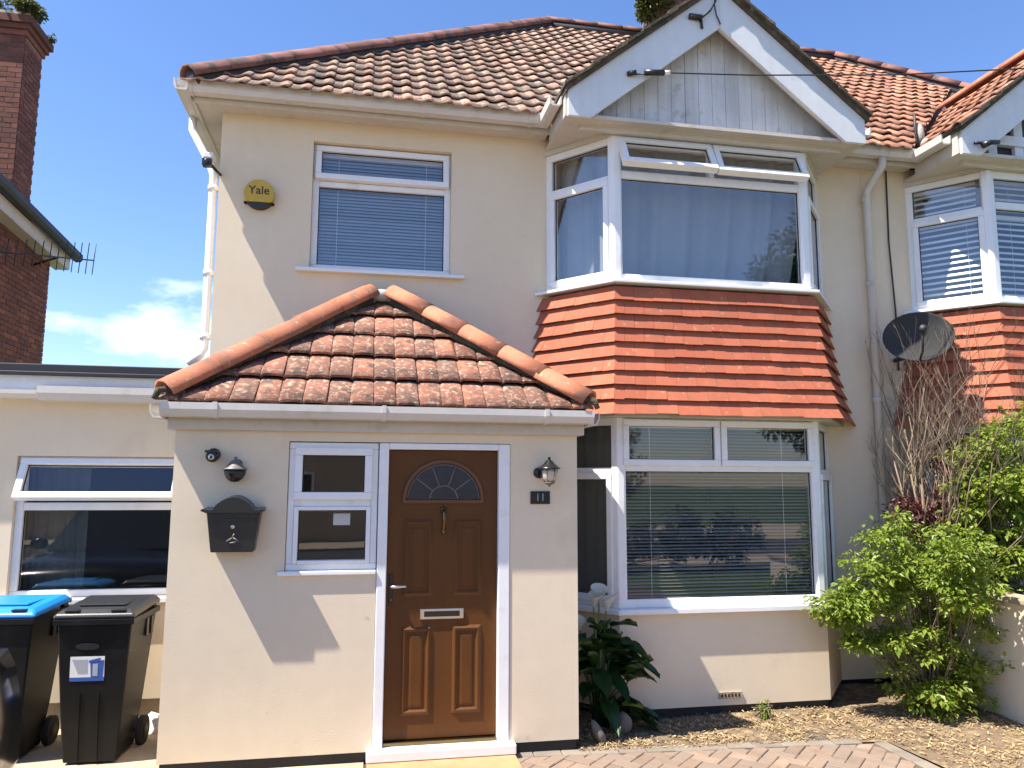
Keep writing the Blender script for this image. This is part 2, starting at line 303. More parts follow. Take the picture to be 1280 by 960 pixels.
# ------------------------------------------------------------------ windows
def window(parent, P0, P1, frame, lights, glass='glass', d0=-.07, gasket=True, label=None):
    """P0,P1: left and right foot points (x,y). frame: bars (u0,u1,z0,z1). lights: (kind,u0,u1,z0,z1,angle)"""
    P0 = V((*P0, 0)); P1 = V((*P1, 0)); u = (P1-P0).normalized(); n = V((u.y, -u.x, 0)); Z = V((0, 0, 1))
    pt = lambda a, wv, z: P0+u*a+n*wv+Z*z
    def obox(mb, a0, a1, w0, w1, z0, z1, T=pt): mb.hexa([T(a0, w1, z0), T(a1, w1, z0), T(a1, w0, z0), T(a0, w0, z0), T(a0, w1, z1), T(a1, w1, z1), T(a1, w0, z1), T(a0, w0, z1)])
    f = MB()
    for k, (a0, a1, z0, z1) in enumerate(frame): obox(f, a0, a1, d0, -.0006*(k % 3), z0, z1)
    w_ = f.build('window', M['upvc'], parent, bevel=.006)
    if label: w_['label'] = label
    gk = MB()
    for (kind, a0, a1, z0, z1, ang) in lights:
        sw = .052
        if kind == 'fixed':
            T = pt; ga = (a0, a1, z0, z1); wp = -.035
        else:
            ca, sa = math.cos(R(ang)), math.sin(R(ang))
            def T(a, wv, z, z1=z1, ca=ca, sa=sa):
                dz = z-z1; wv_ = wv-.004
                return pt(a, .004+wv_*ca-dz*sa, z1+dz*ca+wv_*sa)
            s = MB()
            for k, (b0, b1, c0, c1) in enumerate(((a0, a1, z1-sw, z1), (a0, a1, z0, z0+sw), (a0, a0+sw, z0+sw, z1-sw), (a1-sw, a1, z0+sw, z1-sw))): obox(s, b0, b1, -.045, .024-.0005*(k > 1), c0, c1, T)
            s.build('casement', M['upvc'], w_, bevel=.006)
            ga = (a0+sw, a1-sw, z0+sw, z1-sw); wp = -.008
        g = MB(); g.face([T(ga[0]-.004, wp, ga[2]-.004), T(ga[1]+.004, wp, ga[2]-.004), T(ga[1]+.004, wp, ga[3]+.004), T(ga[0]-.004, wp, ga[3]+.004)])
        g.build('pane', M[glass], w_, fixn=False)
        e = .007
        if gasket:
            for (b0, b1, c0, c1) in ((ga[0], ga[1], ga[3]-e, ga[3]+.002), (ga[0], ga[1], ga[2]-.002, ga[2]+e*.6), (ga[0]-.002, ga[0]+e, ga[2]+e, ga[3]-e), (ga[1]-e, ga[1]+.002, ga[2]+e, ga[3]-e)): obox(gk, b0, b1, wp-.004, wp+.006, c0, c1, T)
    if gk.v: gk.build('gasket', M['gasket'], w_)
    return w_
def bars(W, z0, z1, b, extra=()):
    return [(0, W, z1-b, z1), (0, W, z0, z0+b), (0, b, z0+b, z1-b), (W-b, W, z0+b, z1-b), *extra]

def blind(P0, P1, z0, z1, inset, label, mt, pitch_=.027, tilt=35, group='venetian blinds behind the windows'):
    P0 = V((*P0, 0)); P1 = V((*P1, 0)); u = (P1-P0).normalized(); n = V((u.y, -u.x, 0)); Wd = (P1-P0).length
    t = thing('venetian_blind', label, 'blind', P0+(P1-P0)/2-n*inset+V((0, 0, z0)), group)
    s = MB(); c, sn = math.cos(R(tilt)), math.sin(R(tilt)); prof = []
    for q in (-1, -.4, .4, 1): a = q*.0135; prof.append((a*c, a*sn+.0022*(1-q*q)))
    s.loft([[V((x, y, z)) for (y, z) in prof]+[V((x, y, z-.0008)) for (y, z) in prof[::-1]] for x in (-Wd/2, Wd/2)])
    me = s.mesh('slat', mt); k = 0; z = z0
    while z < z1-.04:
        mw = frame_m(ORI[t]+V((0, 0, z-z0+rng.uniform(-.0015, .0015))), u, -n, V((0, 0, 1))); inst('slat', me, mw @ Matrix.Rotation(R(rng.uniform(-7, 7)), 4, 'X') @ Matrix.Rotation(R(rng.uniform(-.14, .14)), 4, 'Y'), t); z += pitch_
    h = MB(); a = ORI[t]+V((0, 0, z1-z0-.02))
    h.hexa([a+u*x+n*y+V((0, 0, z)) for z in (-.02, .02) for (x, y) in ((-Wd/2, .02), (Wd/2, .02), (Wd/2, -.02), (-Wd/2, -.02))]); h.build('headrail', M['white'], t)
    for q in (.15, .85):
        cb = MB(); p = P0+u*Wd*q-n*(inset-.018); cb.tube([p+V((0, 0, z0)), p+V((0, 0, z1))], .002, 4); cb.build('ladder_cord', M['white'], t)
    return t
def curtain(P0, P1, z0, z1, inset, label, mt, waves, amp=.035, drift=0):
    P0 = V((*P0, 0)); P1 = V((*P1, 0)); u = (P1-P0).normalized(); n = V((u.y, -u.x, 0)); Wd = (P1-P0).length; K = waves*10
    s = MB(); s.smooth = True; ring = []
    for z, dr in ((z1, 0), ((z0+z1)/2, drift*.4), (z0, drift)):
        r_ = []
        for i in range(K+1):
            q = i/K; ph = q*waves*2*math.pi+.8*math.sin(q*9)+.5*math.sin(q*23)
            r_.append(P0+u*(Wd*q*(1+dr))-n*(inset+amp*math.sin(ph)*(.6+.4*math.sin(q*31)))+V((0, 0, z)))
        ring.append(r_)
    s.loft(ring, False, False)
    return s.build('curtain', mt, None, fixn=False, label=label, category='curtain')

# ------------------------------------------------------------------ tiles
def profile_tile(wd, ln, prof, th, name, mt, nose=.0, jit=0):
    """local x across, y up the slope, z out. prof: list (q, height)"""
    s = MB(); s.smooth = False
    top0 = [V((q*wd-wd/2, 0, h+nose)) for q, h in prof]; top1 = [V((q*wd-wd/2, ln, h*.9)) for q, h in prof]
    s.loft([[*top0, *[p-V((0, 0, th)) for p in top0[::-1]]], [*top1, *[p-V((0, 0, th*.5)) for p in top1[::-1]]]])
    me = s.mesh(name, mt); at = me.attributes.new('pan', 'FLOAT', 'FACE')
    for p in me.polygons: at.data[p.index].value = 1. if p.center.x < -wd*.06 and p.normal.y > -.5 else 0.
    for p in me.polygons:
        if abs(p.normal.y) < .5 and p.normal.z > 0: p.use_smooth = True
    return me
def clipped(me, mw, planes, name, mt, parent):
    """copy of a tile cut by world planes (co, no): the part on the no side goes"""
    bm = bmesh.new(); bm.from_mesh(me); inv = mw.inverted()
    for co, no in planes:
        c = inv @ V(co); n_ = (inv.to_3x3() @ V(no)).normalized()
        geo = bm.verts[:]+bm.edges[:]+bm.faces[:]
        r = bmesh.ops.bisect_plane(bm, geom=geo, plane_co=c, plane_no=n_, clear_outer=True)
        eds = [e for e in r['geom_cut'] if isinstance(e, bmesh.types.BMEdge)]
        if eds:
            try: bmesh.ops.contextual_create(bm, geom=eds)
            except Exception: pass
    if len(bm.faces) < 3: bm.free(); return None
    m2 = bpy.data.meshes.new(name); bm.to_mesh(m2); bm.free(); m2.materials.append(mt); return m2
def lay_tiles(parent, name, mt, o, u, s_, nrm, ucols, gauge, rows, meshes, planes, budget, tilt, jit=(.4, .004), stuffname='roof_tiles'):
    """tile a slope: o eave origin, u along the eave, s_ up slope; keeps what the planes leave"""
    o = V(o); items = []
    wd = max(v.co.x for v in meshes[0].vertices)-min(v.co.x for v in meshes[0].vertices); ln = max(v.co.y for v in meshes[0].vertices)
    for r_ in range(rows):
        for c in ucols:
            b = o+u*c+s_*(r_*gauge)
            corners = [b+u*x+s_*y for x in (-wd/2, wd/2) for y in (0, ln)]
            st = 0
            for co, no in planes:
                ds = [(p-V(co)).dot(V(no)) for p in corners]
                if min(ds) > -.01: st = 2; break
                if max(ds) > 0: st = 1
            if st == 2: continue
            mw = frame_m(b+nrm*rng.uniform(0, jit[1]), u, s_, nrm) @ Matrix.Rotation(R(-tilt+rng.uniform(-.6, .6)), 4, 'X') @ Matrix.Rotation(R(rng.uniform(-1, 1)*jit[0]), 4, 'Z')
            items.append(((b-V((0, 0, 1.8))).length, mw, st))
    items.sort(key=lambda q: q[0])
    rest = MB(); pv = []
    for k, (d, mw, st) in enumerate(items):
        me = rng.choice(meshes)
        if st: me = clipped(me, mw, planes, name, mt, parent)
        if not me: continue
        if k < budget: inst(name, me, mw, parent)
        else:
            rest.tid = rng.random(); rest.add([mw @ v.co for v in me.vertices], [tuple(p.vertices) for p in me.polygons]); pa = me.attributes.get('pan'); pv += [q.value for q in pa.data] if pa and len(pa.data) == len(me.polygons) else [0.]*len(me.polygons)
    if rest.v:
        ro = rest.build(stuffname, mt, parent, kind='stuff'); ra = ro.data.attributes.new('pan', 'FLOAT', 'FACE'); ra.data.foreach_set('value', pv)
    return len(items)
def ridge_run(parent, name, a, b, r, ln, mt, up=V((0, 0, 1)), seg=9, arc=1.0):
    """half round tiles from a up to b, each lapping the one below"""
    a = V(a); b = V(b); d = (b-a).normalized(); L = (b-a).length; n = max(1, round(L/ln)); sd_ = d.cross(up).normalized(); w_ = sd_.cross(d).normalized()
    s = MB(); s.smooth = True; rings = []
    st = L/n
    for y, rr in ((-.03, r*1.03), (st, r*.985)):
        outer = [V((math.cos(t)*rr, y, math.sin(t)*rr)) for t in (math.pi*(.5+arc/2)-math.pi*arc*i/seg for i in range(seg+1))]
        inner = [V((p.x*(1-.018/rr), y, p.z*(1-.018/rr))) for p in outer]
        rings.append(outer+inner[::-1])
    s.loft(rings); me = s.mesh(name, mt)
    for k in range(n):
        mw = frame_m(a+d*(k*st), sd_, d, w_) @ Matrix.Rotation(R(rng.uniform(-1, 1)), 4, 'Z') @ Matrix.Rotation(R(rng.uniform(-.7, .3)), 4, 'X'); inst(name, me, mw, parent)

# ================================================================== GROUND
g = MB(); g.face([(-400, -400, -.11), (400, -400, -.11), (400, 900, -.11), (-400, 900, -.11)]); g.build('ground', M['lawn'], kind='structure', fixn=False)
g = MB(); g.box(-1.2, 3.9, -4.4, 4.1, -.082, -.072); g.build('forecourt', M['paver'], kind='structure')
g = MB(); g.box(-9, 5.07, -4.5, 5.62, -.16, -.082); drive = g.build('driveway', M['sand'], kind='structure')
g = MB(); g.box(-9, .06, 5.0, 6.64, -.09, -.068); g.box(-9, -1.25, -4.4, 5.0, -.09, -.0685); g.build('path', M['concrete'], kind='structure')
g = MB(); g.box(-60, 60, -11, -6.2, -.2, -.10); g.build('road', M['asphalt'], kind='structure')
for q in ((-6.2, -4.5), (-19, -11)): g = MB(); g.box(-60, 60, q[0], q[1], -.2, -.04); g.build('pavement', M['concrete'], kind='structure')
# herringbone blocks, turned 45 degrees
pm = []
for k in range(3):
    s = MB(); a, b, h, c = .097, .0475, .05, .005
    s.loft([[V((x*a*2/2, y*b, z)) for x, y in ((-1, -1), (1, -1), (1, 1), (-1, 1))] for z in (-.03, 0)], cap=False)
    s.loft([[V((x*(a-q), y*(b-q), z)) for x, y in ((-1, -1), (1, -1), (1, 1), (-1, 1))] for q, z in ((0, 0), (c, c))]); pm.append(s.mesh('paving_block', M['paver']))
clip = [(V((3.70, 0, 0)), V((1, 0, 0))), (V((1.9, 5.373, 0)), V((.07, 1, 0)).normalized()), (V((.10, 0, 0)), V((-1, 0, 0)))]
cand = []
for i in range(-60, 60):
    for j in range(-40, 40):
        for kind in (0, 1):
            cx, cy = (i+j*4+1, i+.5) if kind == 0 else (i+j*4+.5, i+2)
            x, y = cx*.1, cy*.1; c45 = math.sqrt(.5); wx, wy = 1.9+(x-y)*c45, 5.0+(x+y)*c45
            if not (.0 < wx < 3.8 and 4.2 < wy < 5.6): continue
            P = V((wx, wy, -.079)); ds = [(P-co).dot(no) for co, no in clip]
            if max(ds) > .06: continue
            cand.append(((P-V((1.8, 5.4, 0))).length, P, kind, max(ds) > -.11))
cand.sort(key=lambda q: -q[1].y); rest = MB()
for k, (d, P, kind, edge) in enumerate(cand):
    mw = Matrix.Translation(P+V((0, 0, rng.uniform(-.003, .004)))) @ Matrix.Rotation(R(45+90*kind+rng.uniform(-1.2, 1.2)), 4, 'Z') @ Matrix.Rotation(R(rng.uniform(-.8, .8)), 4, 'X')
    me = rng.choice(pm)
    if edge: me = clipped(me, mw, clip, 'paving_block', M['paver'], drive)
    if not me: continue
    if k < 300: inst('paving_block', me, mw, drive)
    else: rest.tid = rng.random(); rest.add([mw @ v.co for v in me.vertices], [tuple(p.vertices) for p in me.polygons])
if rest.v: rest.build('paving_blocks', M['paver'], drive, kind='stuff')
s = MB(); s.loft([[V((x*(.098-q), y*(.05-q), z)) for x, y in ((-1, -1), (1, -1), (1, 1), (-1, 1))] for q, z in ((0, -.03), (0, 0), (.005, .005))]); km = s.mesh('border_block', M['kerb'])
for k in range(18):     # border course along the bed, then down its right side
    x = 1.12+.2*k*.72
    x = .32+k*.2
    if x > 3.70: break
    y = 5.425-.07*(x-1.9)+.07*1.9-.133
    inst('border_block', km, Matrix.Translation((x, y+.005, -.074+rng.uniform(-.003, .003))) @ Matrix.Rotation(R(-4+rng.uniform(-.8, .8)), 4, 'Z'), drive)
for k in range(7):
    inst('border_block', km, Matrix.Translation((3.765, 5.17-.2*k, -.074+rng.uniform(-.003, .003))) @ Matrix.Rotation(R(90+rng.uniform(-.8, .8)), 4, 'Z'), drive)
s = MB(); s.box(.08, 1.08, 5.16, 5.47, -.085, -.045); s.build('doorstep', M['step'], bevel=.008, label='flat terracotta coloured step in front of the brown door', category='doorstep')
# planting bed with straw and bark
def bedh(x, y): return -.078+.035*noise.noise(V((x*2.2, y*2.2, 0)))+.03*max(0, min(1, (x-3.4)))
s = MB(); nx, ny = 60, 30
def bedy0(x): return 5.46-.07*(x-1.9) if x < 3.7 else (4.2 if x > 3.88 else 5.34)
for i in range(nx+1):
    for j in range(ny+1):
        x = 1.5+3.57*i/nx; y0 = 5.40-.07*(x-1.9) if x < 3.85 else 3.2; y = y0+(6.66-y0)*j/ny; s.v.append(V((x, y, bedh(x, y))))
for i in range(nx):
    for j in range(ny): q = i*(ny+1)+j; s.f.append((q, q+ny+1, q+ny+2, q+1)); s.t.append(0); s.sm.append(True)
s.build('flower_bed', M['soil'], kind='structure', fixn=False)
s = MB()
for k in range(15000):
    x = rng.uniform(1.55, 5.06); y0 = 5.44-.07*(x-1.9) if x < 3.86 else 4.2; y = y0+(6.5-y0)*rng.random()
    if noise.noise(V((x*3, y*3, 5))) < -.05 and rng.random() < .75: continue
    z = bedh(x, y)+.006+.012*rng.random(); a = rng.uniform(0, 6.28); l = rng.uniform(.012, .045); wd = rng.uniform(.004, .013); t = rng.uniform(-.4, .4)
    d = V((math.cos(a), math.sin(a), t))*l/2; e = V((-math.sin(a), math.cos(a), rng.uniform(-.5, .5)))*wd/2
    s.tid = rng.random(); p = V((x, y, z)); s.face([p-d-e, p+d-e*.4, p+d+e*.6, p-d+e])
s.build('straw_mulch', M['chips'], kind='stuff', fixn=False)

# ================================================================== HOUSE
MX = 4.87
ident = lambda x: x
mirr = lambda x: 2*MX-x
house = thing('house', 'cream rendered semi detached house with bay windows and a tiled hipped roof', 'house', (1.8, 6.65, -.07))
nbr = thing('house', 'adjoining right hand house with orange tile hung bay and white shutters', 'house', (6.9, 6.65, -.07))
def plan(o, fx):    # bay outline pushed out by o, left to right for the unmirrored house
    return [V((fx(1.60-o/.76), 6.65, 0)), V((fx(2.07-.46*o), 6.10-o, 0)), V((fx(3.90+.46*o), 6.10-o, 0)), V((fx(4.37+o/.76), 6.65, 0))]
def bay_block(mb, oo, z0, z1, fx, oo1=None):
    a = plan(oo, fx); b = plan(oo if oo1 is None else oo1, fx)
    mb.loft([[p+V((0, 0, z0)) for p in a], [p+V((0, 0, z1)) for p in b]])
def bay_ring(mb, oi, oo, z0, z1, fx):
    a = plan(oi, fx); b = plan(oo, fx)
    for i in range(3): mb.hexa([b[i]+V((0, 0, z0)), b[i+1]+V((0, 0, z0)), a[i+1]+V((0, 0, z0)), a[i]+V((0, 0, z0)), b[i]+V((0, 0, z1)), b[i+1]+V((0, 0, z1)), a[i+1]+V((0, 0, z1)), a[i]+V((0, 0, z1))])

def half(par, fx, mine):
    X = lambda a, b: tuple(sorted((fx(a), fx(b))))
    # walls
    w_ = MB(); x0, x1 = X(-1.27, MX-.0015)
    up = [(*X(-.50, .72), 3.62, 4.77)]
    panel(w_, 6.65, 6.90, x0, x1, 0, 5.0, up+[(*X(1.70, 4.27), .75, 2.33), (*X(1.70, 4.27), 3.5, 4.8)])
    sx = X(-1.27, -1.02); w_.box(sx[0], sx[1], 6.9, 14.0, 0, 5.0); w_.box(x0, x1, 13.75, 14.0, 0, 5.0)
    w_.build('wall', M['render'], par)
    b = MB(); bay_block(b, .015, 0, .745, fx); b.build('bay_wall', M['render'], par)
    b = MB(); bay_block(b, -.02, 2.36, 3.475, fx); b.build('bay_backing', M['mortar'], par)
    b = MB(); b.box(x0+.03, x1-.03, 6.68, 6.88, -.12, 0); bay_block(b, -.012, -.12, 0, fx); b.build('plinth', M['tar'], par)
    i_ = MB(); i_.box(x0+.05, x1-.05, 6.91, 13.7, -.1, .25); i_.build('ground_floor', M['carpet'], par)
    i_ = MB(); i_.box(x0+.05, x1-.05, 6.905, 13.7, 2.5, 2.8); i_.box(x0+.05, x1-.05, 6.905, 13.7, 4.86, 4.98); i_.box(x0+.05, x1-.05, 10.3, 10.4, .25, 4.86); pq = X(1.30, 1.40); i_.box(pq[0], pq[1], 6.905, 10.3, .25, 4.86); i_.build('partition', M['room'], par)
    # bay soffit and sills
    b = MB(); bay_block(b, .02, 4.80, 4.845, fx); b.build('bay_head', M['fascia'], par)
    b = MB(); bay_ring(b, -.09, .085, 3.472, 3.50, fx); b.build('sill', M['upvc'], par, bevel=.006)
    b = MB(); bay_ring(b, -.09, .075, .742, .785, fx); b.build('sill', M['upvc'], par, bevel=.006)
    b = MB(); bay_block(b, .13, 2.335, 2.36, fx); b.build('soffit', M['fascia'], par)
    # windows of the bay
    A, B, C, D = plan(0, fx)
    if mine: faces = ((A, B), (B, C), (C, D))
    else: faces = ((D, C), (C, B), (B, A))
    for lev, (z0, z1, tr) in enumerate(((.785, 2.335, 1.925), (3.50, 4.80, 4.46))):
        gl = 'glass_up' if lev else 'glass'
        for k, (p, q) in enumerate(faces):
            W = (q-p).length; P0, P1 = (p.x, p.y), (q.x, q.y)
            if k == 1:
                fr = bars(W, z0, z1, .07, [(.07, W-.07, tr-.035, tr+.035), (W/2-.025, W/2+.025, tr+.035, z1-.07)])
                if not mine: fr = bars(W, z0, z1, .07, [(.07, W-.07, tr-.035, tr+.035), (W*.36-.03, W*.36+.03, z0+.07, tr-.035), (W*.36-.03, W*.36+.03, tr+.035, z1-.07)])
                an = 27 if (lev and mine) else 0
                if mine: li = [('fixed', .07, W-.07, z0+.07, tr-.035, 0), ('sash', .045, W/2-.006, tr+.012, z1-.012, an), ('sash', W/2+.006, W-.045, tr+.012, z1-.012, an-2 if an else 0)]
                else: li = [('fixed', .07, W*.36-.03, z0+.07, tr-.035, 0), ('fixed', W*.36+.03, W-.07, z0+.07, tr-.035, 0), ('fixed', .07, W*.36-.03, tr+.035, z1-.07, 0), ('fixed', W*.36+.03, W-.07, tr+.035, z1-.07, 0)]
            else:
                fr = bars(W, z0, z1, .062, [(.062, W-.062, tr-.065, tr-.005)])
                li = [('fixed', .062, W-.062, tr-.005, z1-.062, 0), ('sash', .05, W-.05, z0+.045, tr-.05, 0)]
            window(par, P0, P1, fr, li, gl)
        for c in (B, C):   # corner posts
            pts_ = []; k_ = [i for i, q in enumerate((A, B, C, D)) if (q-c).length < 1e-6][0]; o1 = plan(.012, fx); o0 = plan(-.03, fx)
            d1 = (o1[k_-1]-o1[k_]).normalized()*.058; d2 = (o1[k_+1]-o1[k_]).normalized()*.058
            poly = [o1[k_]+d1, o1[k_]+d1*.12, o1[k_]+d2*.12, o1[k_]+d2, o0[k_]+d2, o0[k_]+d1]
            pb = MB(); pb.prism([p+V((0, 0, z0)) for p in poly], (0, 0, z1-z0)); pb.build('corner_post', M['upvc'], par, bevel=.004)
    # hung tiles, kicked out at the foot
    rows, zt, zb = 9, 3.45, 2.35
    off = lambda s_: .035+.165*s_**1.75       # s_ 0 top .. 1 foot
    for r_ in range(rows):
        sb = 1-(r_)/rows; st = max(0, 1-(r_+1.25)/rows)
        zb_, zt_ = zt+(zb-zt)*sb, zt+(zb-zt)*st
        pb_, pt_ = plan(off(sb)+.034, fx), plan(off(st)-.006, fx)
        for k in range(3):
            a0, a1, c0, c1 = pb_[k], pb_[k+1], pt_[k], pt_[k+1]
            n = 11 if k == 1 else 4; nn = (a1-a0).cross(V((0, 0, 1))); nn = nn.normalized() if nn.y < 0 else -nn.normalized()
            sh = .5 if r_ % 2 else 0; cuts = [0]+[min(1, (i+sh)/n) for i in range(0 if sh else 1, n)]+[1]; cuts = sorted(set(cuts))
            for i in range(len(cuts)-1):
                g0, g1 = cuts[i]+(.0006 if i else 0), cuts[i+1]-(.0006 if i < len(cuts)-2 else 0); dz = rng.uniform(-.004, .004); dw = rng.uniform(-.0015, .0025); th = nn*.018
                q = [a0.lerp(a1, g0)+V((0, 0, zb_+dz+rng.uniform(-.002, .002)))+nn*dw, a0.lerp(a1, g1)+V((0, 0, zb_+dz+rng.uniform(-.002, .002)))+nn*dw, c0.lerp(c1, g1)+V((0, 0, zt_)), c0.lerp(c1, g0)+V((0, 0, zt_))]
                t = MB(); t.hexa([q[0], q[1], q[1]-th, q[0]-th, q[3], q[2], q[2]-th, q[3]-th]); t.build('hanging_tile', M['htile'], par)
    # gable over the bay
    S = .80; xl, xa, xr = 1.60, 2.985, 4.37
    zl = lambda x: 5.07+S*((x-xl) if x < xa else (xr-x))
    for sgn in (0, 1):
        f2 = (lambda x: fx(x)) if not sgn else (lambda x: fx(2*xa-x))
        b = MB(); b.prism([(f2(x), 5.86+.0012*sgn, z) for x, z in ((1.60, 4.83), (1.80, 4.83), (xa, 4.83+S*(xa-1.80)), (xa, zl(xa)-.01), (1.60, zl(1.60)-.01))], (0, .035, 0)); b.build('bargeboard', M['paint'], par, bevel=.004)
        s = MB(); ye = 6.36; rid = 7.66
        s.prism([(f2(x), y, z) for x, y, z in ((1.575, 5.83, zl(1.60)+.015), (xa, 5.83, zl(xa)+.03), (xa, rid, zl(xa)+.03), (1.575, ye, zl(1.60)+.015))], (0, 0, -.055)); s.build('gable_roof', M['verge'], par)
        n = 6; L = (xa-1.60)/n
        for k in range(n):
            t = MB(); xx0, xx1 = 1.56+k*L, 1.60+(k+1)*L+.05; y1 = 6.2; z0_, z1_ = zl(1.6)+S*(xx0-1.6)+.034, zl(1.6)+S*(xx1-1.6)+.012
            j = rng.uniform(-.012, .012); t.prism([(f2(xx0), 5.80+j, z0_), (f2(xx1), 5.80+j, z1_), (f2(xx1), 5.80+j, z1_+.022), (f2(xx0), 5.80+j, z0_+.03)], (0, .4, 0)); t.build('verge_tile', M['verge'], par)
        s = MB(); s.prism([(f2(x), 5.895, z) for x, z in ((1.62, 4.90), (1.86, 4.90), (xa, 4.90+S*(xa-1.86)-.0), (xa, zl(xa)-.06), (1.62, zl(1.6)-.05))], (0, .035, 0)); s.build('barge_backing', M['fascia'], par)
        e = MB(); q = sorted((f2(1.585), f2(1.625))); e.box(q[0], q[1], 5.8985, 6.47, 4.845, 5.06); e.build('box_end', M['fascia'], par)
        # short gutter at the gable foot
        q = f2(1.52); gt = MB(); pr = [(q-.055, 5.045), (q-.05, 4.975), (q-.03, 4.955), (q+.03, 4.955), (q+.05, 4.975), (q+.055, 5.045), (q+.045, 5.045), (q+.03, 4.97), (q-.03, 4.97), (q-.045, 5.045)]
        gt.prism([(a, 5.96, c) for a, c in pr], (0, .42, 0)); gt.build('gutter', M['offwhite'], par)
    # boarding of the gable
    if mine:
        n = 20; x_ = 1.70; bw = (xr-.10-x_)/n
        for k in range(n):
            a, b2 = x_+k*bw+.0012, x_+(k+1)*bw-.0012; zz = lambda x: min(zl(x)-.06, zl(xa)-.06)
            top = [(b2, zz(b2)), (a, zz(a))]
            if a < xa < b2: top = [(b2, zz(b2)), (xa, zz(xa)), (a, zz(a))]
            t = MB(); y = 6.05+rng.uniform(-.003, .003); t.prism([(fx(a), y, 4.87), (fx(b2), y, 4.87), *[(fx(x), y, z) for x, z in top]], (0, .016, 0)); t.build('gable_board', M['gboard'], par, bevel=.003)
    else:
        t = MB(); t.prism([(fx(1.70), 6.06, 4.87), (fx(4.27), 6.06, 4.87), (fx(4.27), 6.06, zl(4.27)-.06), (fx(xa), 6.06, zl(xa)-.06), (fx(1.7), 6.06, zl(1.7)-.06)], (0, .03, 0)); t.build('gable_infill', M['slate'], par)
        for xx in (2.35, 2.7, 3.0, 3.3, 3.65): t = MB(); q = sorted((fx(xx), fx(xx)+.1)); t.box(q[0], q[1], 6.01, 6.055, 4.9, zl(min(xx, 2*xa-xx))-.1); t.build('gable_stud', M['paint'], par, bevel=.004)
        for xx in (1.95, 2.15, 3.95): t = MB(); q = sorted((fx(xx), fx(xx)+.1)); t.box(q[0], q[1], 6.01, 6.055, 4.9, zl(min(xx, 2*xa-xx))-.1); t.build('gable_stud', M['paint'], par, bevel=.004)
        t = MB(); q = X(1.75, 4.22); t.box(q[0], q[1], 5.99, 6.05, 5.02, 5.12); t.build('gable_beam', M['paint'], par, bevel=.004)
    t = MB(); q = X(1.74, 4.23); t.box(q[0], q[1], 6.02, 6.07, 4.80, 4.872); t.box(q[0], q[1], 6.005, 6.02, 4.835, 4.86); t.build('gable_trim', M['fascia'], par, bevel=.006)
    b = MB(); b.prism([(fx(x), y, 4.846) for x, y in ((1.59, 5.905), (4.38, 5.905), (4.38, 6.648), (1.59, 6.648))], (0, 0, .03)); b.build('soffit', M['fascia'], par)
    # main eaves: soffit, fascia, gutter
    gp = [(-.062, .05), (-.058, -.01), (-.04, -.045), (.03, -.05), (.05, -.04), (.055, .05), (.045, .05), (.04, -.03), (-.03, -.035), (-.048, .05)]
    for a, b2 in (((-1.46, 1.585)), ((4.385, MX))):
        q = X(a, b2); s = MB(); s.box(q[0], q[1], 6.475, 6.648, 4.955, 4.975); s.build('soffit', M['fascia'], par)
        s = MB(); s.box(q[0], q[1], 6.455, 6.475, 4.935, 5.07); s.build('fascia', M['fascia'], par)
        q = X(a-.12 if a < 0 else a, b2-.03 if a < 0 else b2-.001); s = MB(); s.prism([(q[0], 6.39+y, 5.02+z) for y, z in gp], (q[1]-q[0], 0, 0)); gu = s.build('gutter', M['offwhite'], par)
        xx = q[0]+.1
        while xx < q[1]:
            s = MB(); s.prism([(xx, 6.39+y*1.1, 5.02+z*1.12) for y, z in gp[:6]]+[(xx, 6.39+y*.9, 5.02+z*.9) for y, z in gp[:6][::-1]], (.035 if rng.random() < .5 else .02, 0, 0)); s.build('gutter_clip', M['offwhite'], par); xx += .95
    q = X(-1.46, -1.272); s = MB(); s.box(q[0], q[1], 6.6485, 14.1, 4.955, 4.975); s.build('soffit', M['fascia'], par)
    q = X(-1.48, -1.46); s = MB(); s.box(q[0], q[1], 6.476, 14.1, 4.935, 5.07); s.build('fascia', M['fascia'], par)
    s = MB(); q = fx(-1.545); s.prism([(q+(y if mine else -y), 6.33, 5.02+z) for y, z in gp], (0, 7.7, 0)); s.build('gutter', M['offwhite'], par)
    # main roof
    ex, ey, ez, T = -1.50, 6.33, 5.075, .857; rx, ry, rz = ex+4.03, ey+4.03, ez+T*4.03
    un = V((0, -T, 1)).normalized(); su = V((0, 1, T)).normalized()
    d = un*-.03; by = 2*ry-ey
    F_ = lambda x, y, z: V((fx(x), y, z))
    r_ = MB()
    r_.prism([F_(ex+.05, ey+.05, ez)+d, F_(MX, ey+.05, ez)+d, F_(MX, ry, rz)+d, F_(rx, ry, rz)+d], (0, .04, -.05))
    r_.prism([F_(ex+.02, ey+.05, ez-.01), F_(rx, ry, rz-.02), F_(ex+.02, by, ez-.01)], (0, 0, -.04))
    r_.prism([F_(ex, by, ez-.02), F_(rx, ry, rz-.02), F_(MX, ry, rz-.02), F_(MX, by, ez-.02)], (0, 0, -.04))
    r_.build('roof', M['mortar'], par)
    prof = [(0, .004), (.10, 0), (.3, -.003), (.46, .002), (.58, .012), (.74, .022), (.90, .016), (1., .004)]
    tmat = M['rtile'] if mine else M['rtile_n']
    tm = [profile_tile(.176, .325, prof, .013, 'roof_tile', tmat, nose=n_) for n_ in (.004, .008, .012)]
    hipn = V((-1, 1, 0)).normalized() if mine else V((1, 1, 0)).normalized()
    # where the gable roof buries the slope: z_gable >= z_main
    zg0 = 5.07+.05
